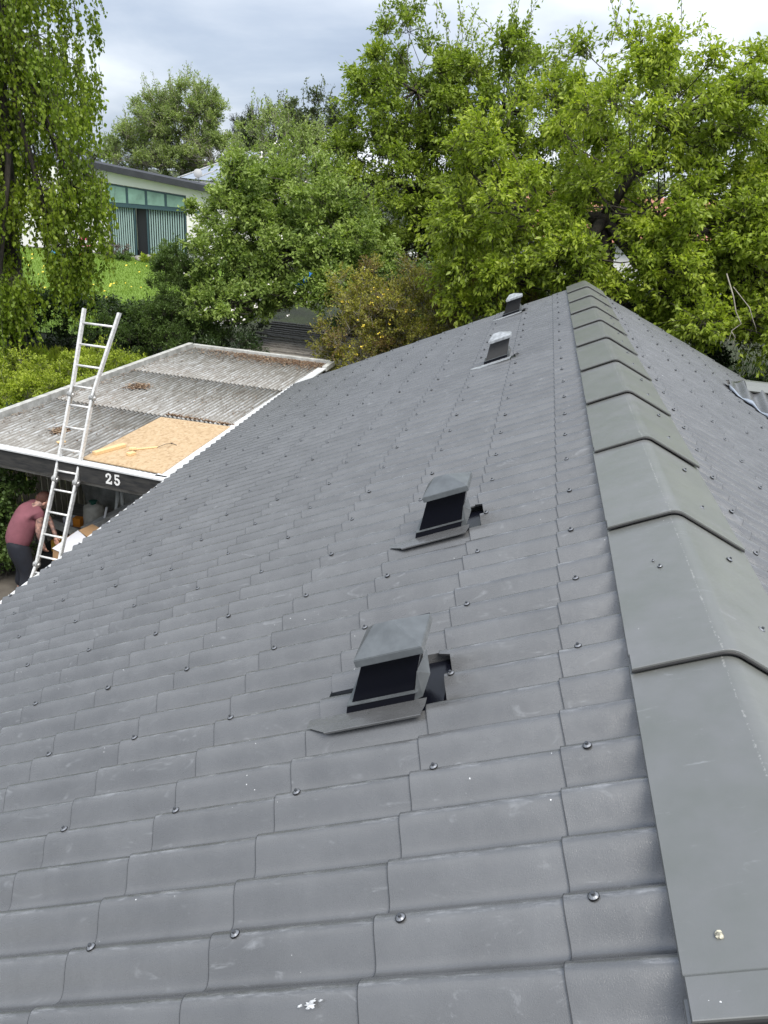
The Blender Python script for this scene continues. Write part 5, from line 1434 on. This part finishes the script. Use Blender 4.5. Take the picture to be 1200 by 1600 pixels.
# sliding doors: black panel painted in for the unlit room between blinds
for a, b, blinds in ((-22.0, -20.62, True), (-20.02, -17.95, True)):
    fr_ = bbox('door_frame', (a, 38.05, -3.0), (a + .07, 38.13, -.742), M['blue_frame']); bbox('door_frame', (b - .07, 38.05, -3.0), (b, 38.13, -.742), M['blue_frame'])
    bbox('glass', (a + .07, 38.16, -2.98), (b - .07, 38.17, -.75), M['dark_glass'])
    n = int((b - a) / .135)
    for k in range(n):
        x = a + .10 + k * (b - a - .2) / n
        bbox('blind_slat', (x, 38.13, -2.95), (x + .06, 38.15, -.76), M['blind'])
bbox('opening_shade_panel', (-20.62, 38.2, -3.0), (-20.02, 38.22, -.745), M['black'])
bbox('step', (-22.2, 37.3, -3.12), (-17.6, 37.95, -3.0), M['stone'])
# rear roof with standing seams and dish
rf = quads('metal_roof', [BL_((-20.3, 42.2, .75)), BL_((-13.0, 42.2, .60)), BL_((-13.0, 48, 2.4)), BL_((-18.4, 48, 2.4))], [(0, 1, 2, 3)], M['zinc'], bg_)
for k in range(9):
    f = k / 8; x0, x1_ = -20.1 + 6.9 * f, -18.2 + 5.2 * f
    tube('roof_seam', [BL_((x0, 42.2, .78 - .15 * f)), BL_((x1_, 48, 2.43))], .035, M['trim'], rf, 4)
bbox('rear_wall', (-20.2, 42.3, -3.1), (-13.1, 42.5, .65), M['bright_render'])
dsh = lathe('satellite_dish', [(.02, .0), (.14, .02), (.22, .05), (.215, .055)], mat('grey_dish', (.34, .35, .36), .6), bg_, seg=16)
dsh.rotation_euler = (R(75), 0, R(20)); dsh.location = BL_((-18.35, 40.5, 1.02))
tube('dish_arm', [BL_((-18.35, 40.6, .5)), BL_((-18.35, 40.6, 1.0))], .025, M['alu_joint'], bg_)
# garden things by the bungalow
def shrub(name, label, c, r, lm, seed, n=26, size=.08, **kw):
    return plant(name, label, 'bush', (c[0], c[1], gz(c[0], c[1])), [(c, r, n)], lm, M['bark_grey'], clump_r=min(r) * .42, sprays=13, leaves=9, size=size, width=.55, droop=0, up=.8, seed=seed, limb=.02, twig=.004, **kw)
shrub('lavender_bush', 'grey-mauve lavender mound under the bungalow windows', (-20.9, 36.3, -2.75), (.75, .5, .45), LM['lavender'], 121)
shrub('garden_bush', 'small clipped green mound left of the bungalow doorstep', (-20.1, 35.8, -2.95), (.4, .4, .3), LM['feather'], 122, 14)
shrub('garden_bush', 'bright green mound right of the stones by the bungalow', (-18.9, 35.9, -2.95), (.55, .4, .3), LM['gold'], 123, 18)
shrub('garden_bush', 'tallish green shrub against the bungalow blinds', (-18.2, 36.6, -2.6), (.45, .4, .6), LM['feather'], 124, 18)
shrub('flower_tub', 'tub of pinkish blossom at the left end of the bungalow wall', (-24.4, 37.1, -2.35), (.5, .4, .4), LM['blossom'], 125, 20)
for k, (x, y, s) in enumerate(((-19.75, 36.5, .2), (-19.3, 36.6, .26), (-18.75, 36.7, .22), (-19.55, 36.2, .14))):
    bm = bmesh.new(); bmesh.ops.create_icosphere(bm, subdivisions=2, radius=s)
    for v in bm.verts: v.co = v.co * (1 + .3 * mnoise.noise(v.co * 5 + Vector((k, 0, 0)))); v.co.z *= .7
    o = mesh_obj('garden_stone', bm, M['stone'], None, True); o.location = (x, y, -3.0 + s * .4)
    tag(o, ('pale boulder at the bungalow doorstep, leftmost of four', 'largest boulder in the row by the bungalow doorstep', 'rightmost boulder of the row by the doorstep', 'smallest boulder, in front of the doorstep row')[k], 'stone', 'boulders by the bungalow doorstep')
o = lathe('paddling_pool', [(.62, 0), (.66, .09), (.62, .20), (.55, .20), (.53, .08)], M['pool_blue'], None, seg=24); o.location = (-23.5, 36.3, -3.05); tag(o, 'small round blue paddling pool on the lawn edge', 'pool')
o = lathe('toy_ball', [(.02, 0), (.11, .04), (.15, .15), (.11, .26), (.02, .30)], M['orange'], None, seg=14); o.location = (-21.8, 35.0, -3.06); tag(o, 'orange ball lying on the lawn', 'ball')
ch_ = empty('garden_chair', (-22.8, 37.0, -3.05), .4, 'pink metal folding chair frame by the white wall', 'chair')
for a, b in (((-.25, -.25, 0), (-.25, .2, .85)), ((.25, -.25, 0), (.25, .2, .85)), ((-.25, .25, 0), (-.25, -.15, .5)), ((.25, .25, 0), (.25, -.15, .5))): tube('leg', [a, b], .018, M['pink'], ch_, 6)
box('seat', (-.26, -.2, .42), (.26, .15, .45), M['pink'], ch_); box('backrest', (-.26, .13, .68), (.26, .16, .84), M['pink'], ch_)
M['cover'] = mat('white_cover', (.74, .74, .76), .7, var=.1, scale=3)
def cov(u, v):
    a = 2 * PI * u; r_ = (.25 + .75 * min(1, v * 1.6)); x = math.cos(a) * r_ * .95; y = math.sin(a) * r_ * .6
    z = (1.0 - max(0, v - .45) * 1.6) + .05 * math.sin(a * 5) * v
    return (-16.35 + x * 1.0, 36.9 + y, -3.05 + max(.05, z * 1.05 - .15 * (1 - v)))
tag(cloth_grid('furniture_cover', cov, 40, 14, M['cover'], None, 0), 'white cloth cover over garden furniture right of the bungalow doors', 'cover')
# dandelions
V, F = [], []
rgd = np.random.default_rng(5)
for k in range(150):
    x = rgd.uniform(-26, -16); y = rgd.uniform(26, 36.5); z = gz(x, y) + .06; s = rgd.uniform(.02, .045); b0 = len(V)
    if k % 3 == 0: continue
    V += [(x - s, y - s, z), (x + s, y - s, z), (x + s, y + s, z + s), (x - s, y + s, z + s)]; F.append((b0, b0 + 1, b0 + 2, b0 + 3))
tag(link('dandelions', np_mesh('dandelions', V, F), M['petal_y']), 'yellow dandelions dotted over the lawn', 'flowers', kind='stuff')
# grass tufts on the lawn and rough grass round the carport
def grass(name, n, fx, lm, h, seed, label):
    rg = np.random.default_rng(seed)
    P_ = fx(rg, n); d = unit(np.stack([rg.normal(0, .35, n), rg.normal(0, .35, n), np.ones(n)], 1))
    V, F = leaf_geo(P_, d, h * rg.uniform(.5, 1.3, n), .22, rg, 0.1, .05)
    o = link(name, np_mesh(name, V, F, attr=np.repeat(rg.uniform(0, 1, n), 2)), lm)
    tag(o, label, 'grass', kind='stuff')
LM['grass'] = leaf_mat('grass_blade', ((0.10, 0.17, 0.018), (0.155, 0.245, 0.028), (0.22, 0.31, 0.05)), .5, .3)
def lawn_pts(rg, n):
    y = rg.uniform(22, 37, n); x = -11.6 - rg.uniform(0, 1, n) * 12.5 - (y - 22) * .25
    return np.stack([x, y, np.array([gz(a, b) + .02 for a, b in zip(x, y)])], 1)
grass('lawn_grass', 60000, lawn_pts, LM['grass'], .085, 3, 'short green blades covering the mown lawn')
def rough_pts(rg, n):
    y = rg.uniform(11, 20, n); x = rg.uniform(-15, -8.6, n)
    return np.stack([x, y, np.array([gz(a, b) for a, b in zip(x, y)])], 1)
grass('rough_grass', 16000, rough_pts, LM['gold'], .22, 4, 'rough long grass between the carport and the hedge')

def ivy_pts(rg, n):
    x = rg.uniform(-9, 9, n); y = rg.uniform(15, 22.5, n)
    y = np.where((x > -7.9) & (x < -3.6) & (y > 16.4) & (y < 20.5), y + 5, y)
    return np.stack([x, y, np.array([gz(a, b) + .02 for a, b in zip(x, y)]) + rg.uniform(0, .10, n)], 1)
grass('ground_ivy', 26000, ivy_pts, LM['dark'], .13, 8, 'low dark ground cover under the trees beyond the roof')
bpy.data.objects['ground_ivy']['category'] = 'ground cover'

# ================================================================== neighbours glimpsed through the cherry
nh = empty('tiled_house', (3.5, 45, -3.05), 0, 'house with a terracotta roof glimpsed through the cherry tree', 'house')
box('wall', (-6, 0, 0), (7, 6, 2.3), M['bright_render'], nh)
V = [(-6.4, -.5, 2.15), (7.4, -.5, 2.15), (7.4, 3, 4.5), (-6.4, 3, 4.5), (7.4, 6.5, 2.15), (-6.4, 6.5, 2.15)]
quads('roof', V, [(0, 1, 2, 3), (3, 2, 4, 5)], M['slate'], nh)
tm_ = bpy.data.meshes.new('roof_tile')
tv = [(-.15, 0, 0), (-.075, 0, .045), (.075, 0, .045), (.15, 0, 0), (-.15, .42, 0), (-.075, .42, .045), (.075, .42, .045), (.15, .42, 0)]
tm_.from_pydata(tv, [], [(0, 1, 5, 4), (1, 2, 6, 5), (2, 3, 7, 6), (0, 3, 2, 1)]); tm_.update()
# rows of tiles joined into one course each
ang = math.atan2(2.35, 3.5)
for r_ in range(11):
    V, F = [], []
    for k in range(46):
        b0 = len(V); V += [(-6.3 + k * .3 + p_[0], p_[1] * math.cos(ang) - p_[2] * math.sin(ang), p_[1] * math.sin(ang) + p_[2] * math.cos(ang)) for p_ in tv]
        F += [(b0, b0 + 1, b0 + 5, b0 + 4), (b0 + 1, b0 + 2, b0 + 6, b0 + 5), (b0 + 2, b0 + 3, b0 + 7, b0 + 6), (b0, b0 + 3, b0 + 2, b0 + 1)]
    o = link('tile_course', np_mesh('tile_course', V, F), M['terracotta'], nh); d_ = r_ * .375
    o.location = (0, -.5 + d_ * math.cos(ang), 2.20 + d_ * math.sin(ang))
for x in (-4.5, -1, 3, 5.5):
    f_ = box('window', (x - .6, -.04, .9), (x + .6, -.001, 2.0), M['white'], nh); box('pane', (x - .52, -.05, .98), (x + .52, -.041, 1.92), M['dark_glass'], f_)
box('chimney', (2.2, 2.6, 4.2), (2.9, 3.4, 5.3), M['terracotta'], nh)
gw = empty('garden_wall', (-4.8, 40, -3.05), 0, 'low white garden wall glimpsed under the tree crowns', 'wall')
box('wall_face', (-3.2, 0, 0), (3.4, .2, 1.15), M['bright_render'], gw); box('coping', (-3.25, -.04, 1.152), (3.45, .24, 1.22), M['white'], gw)
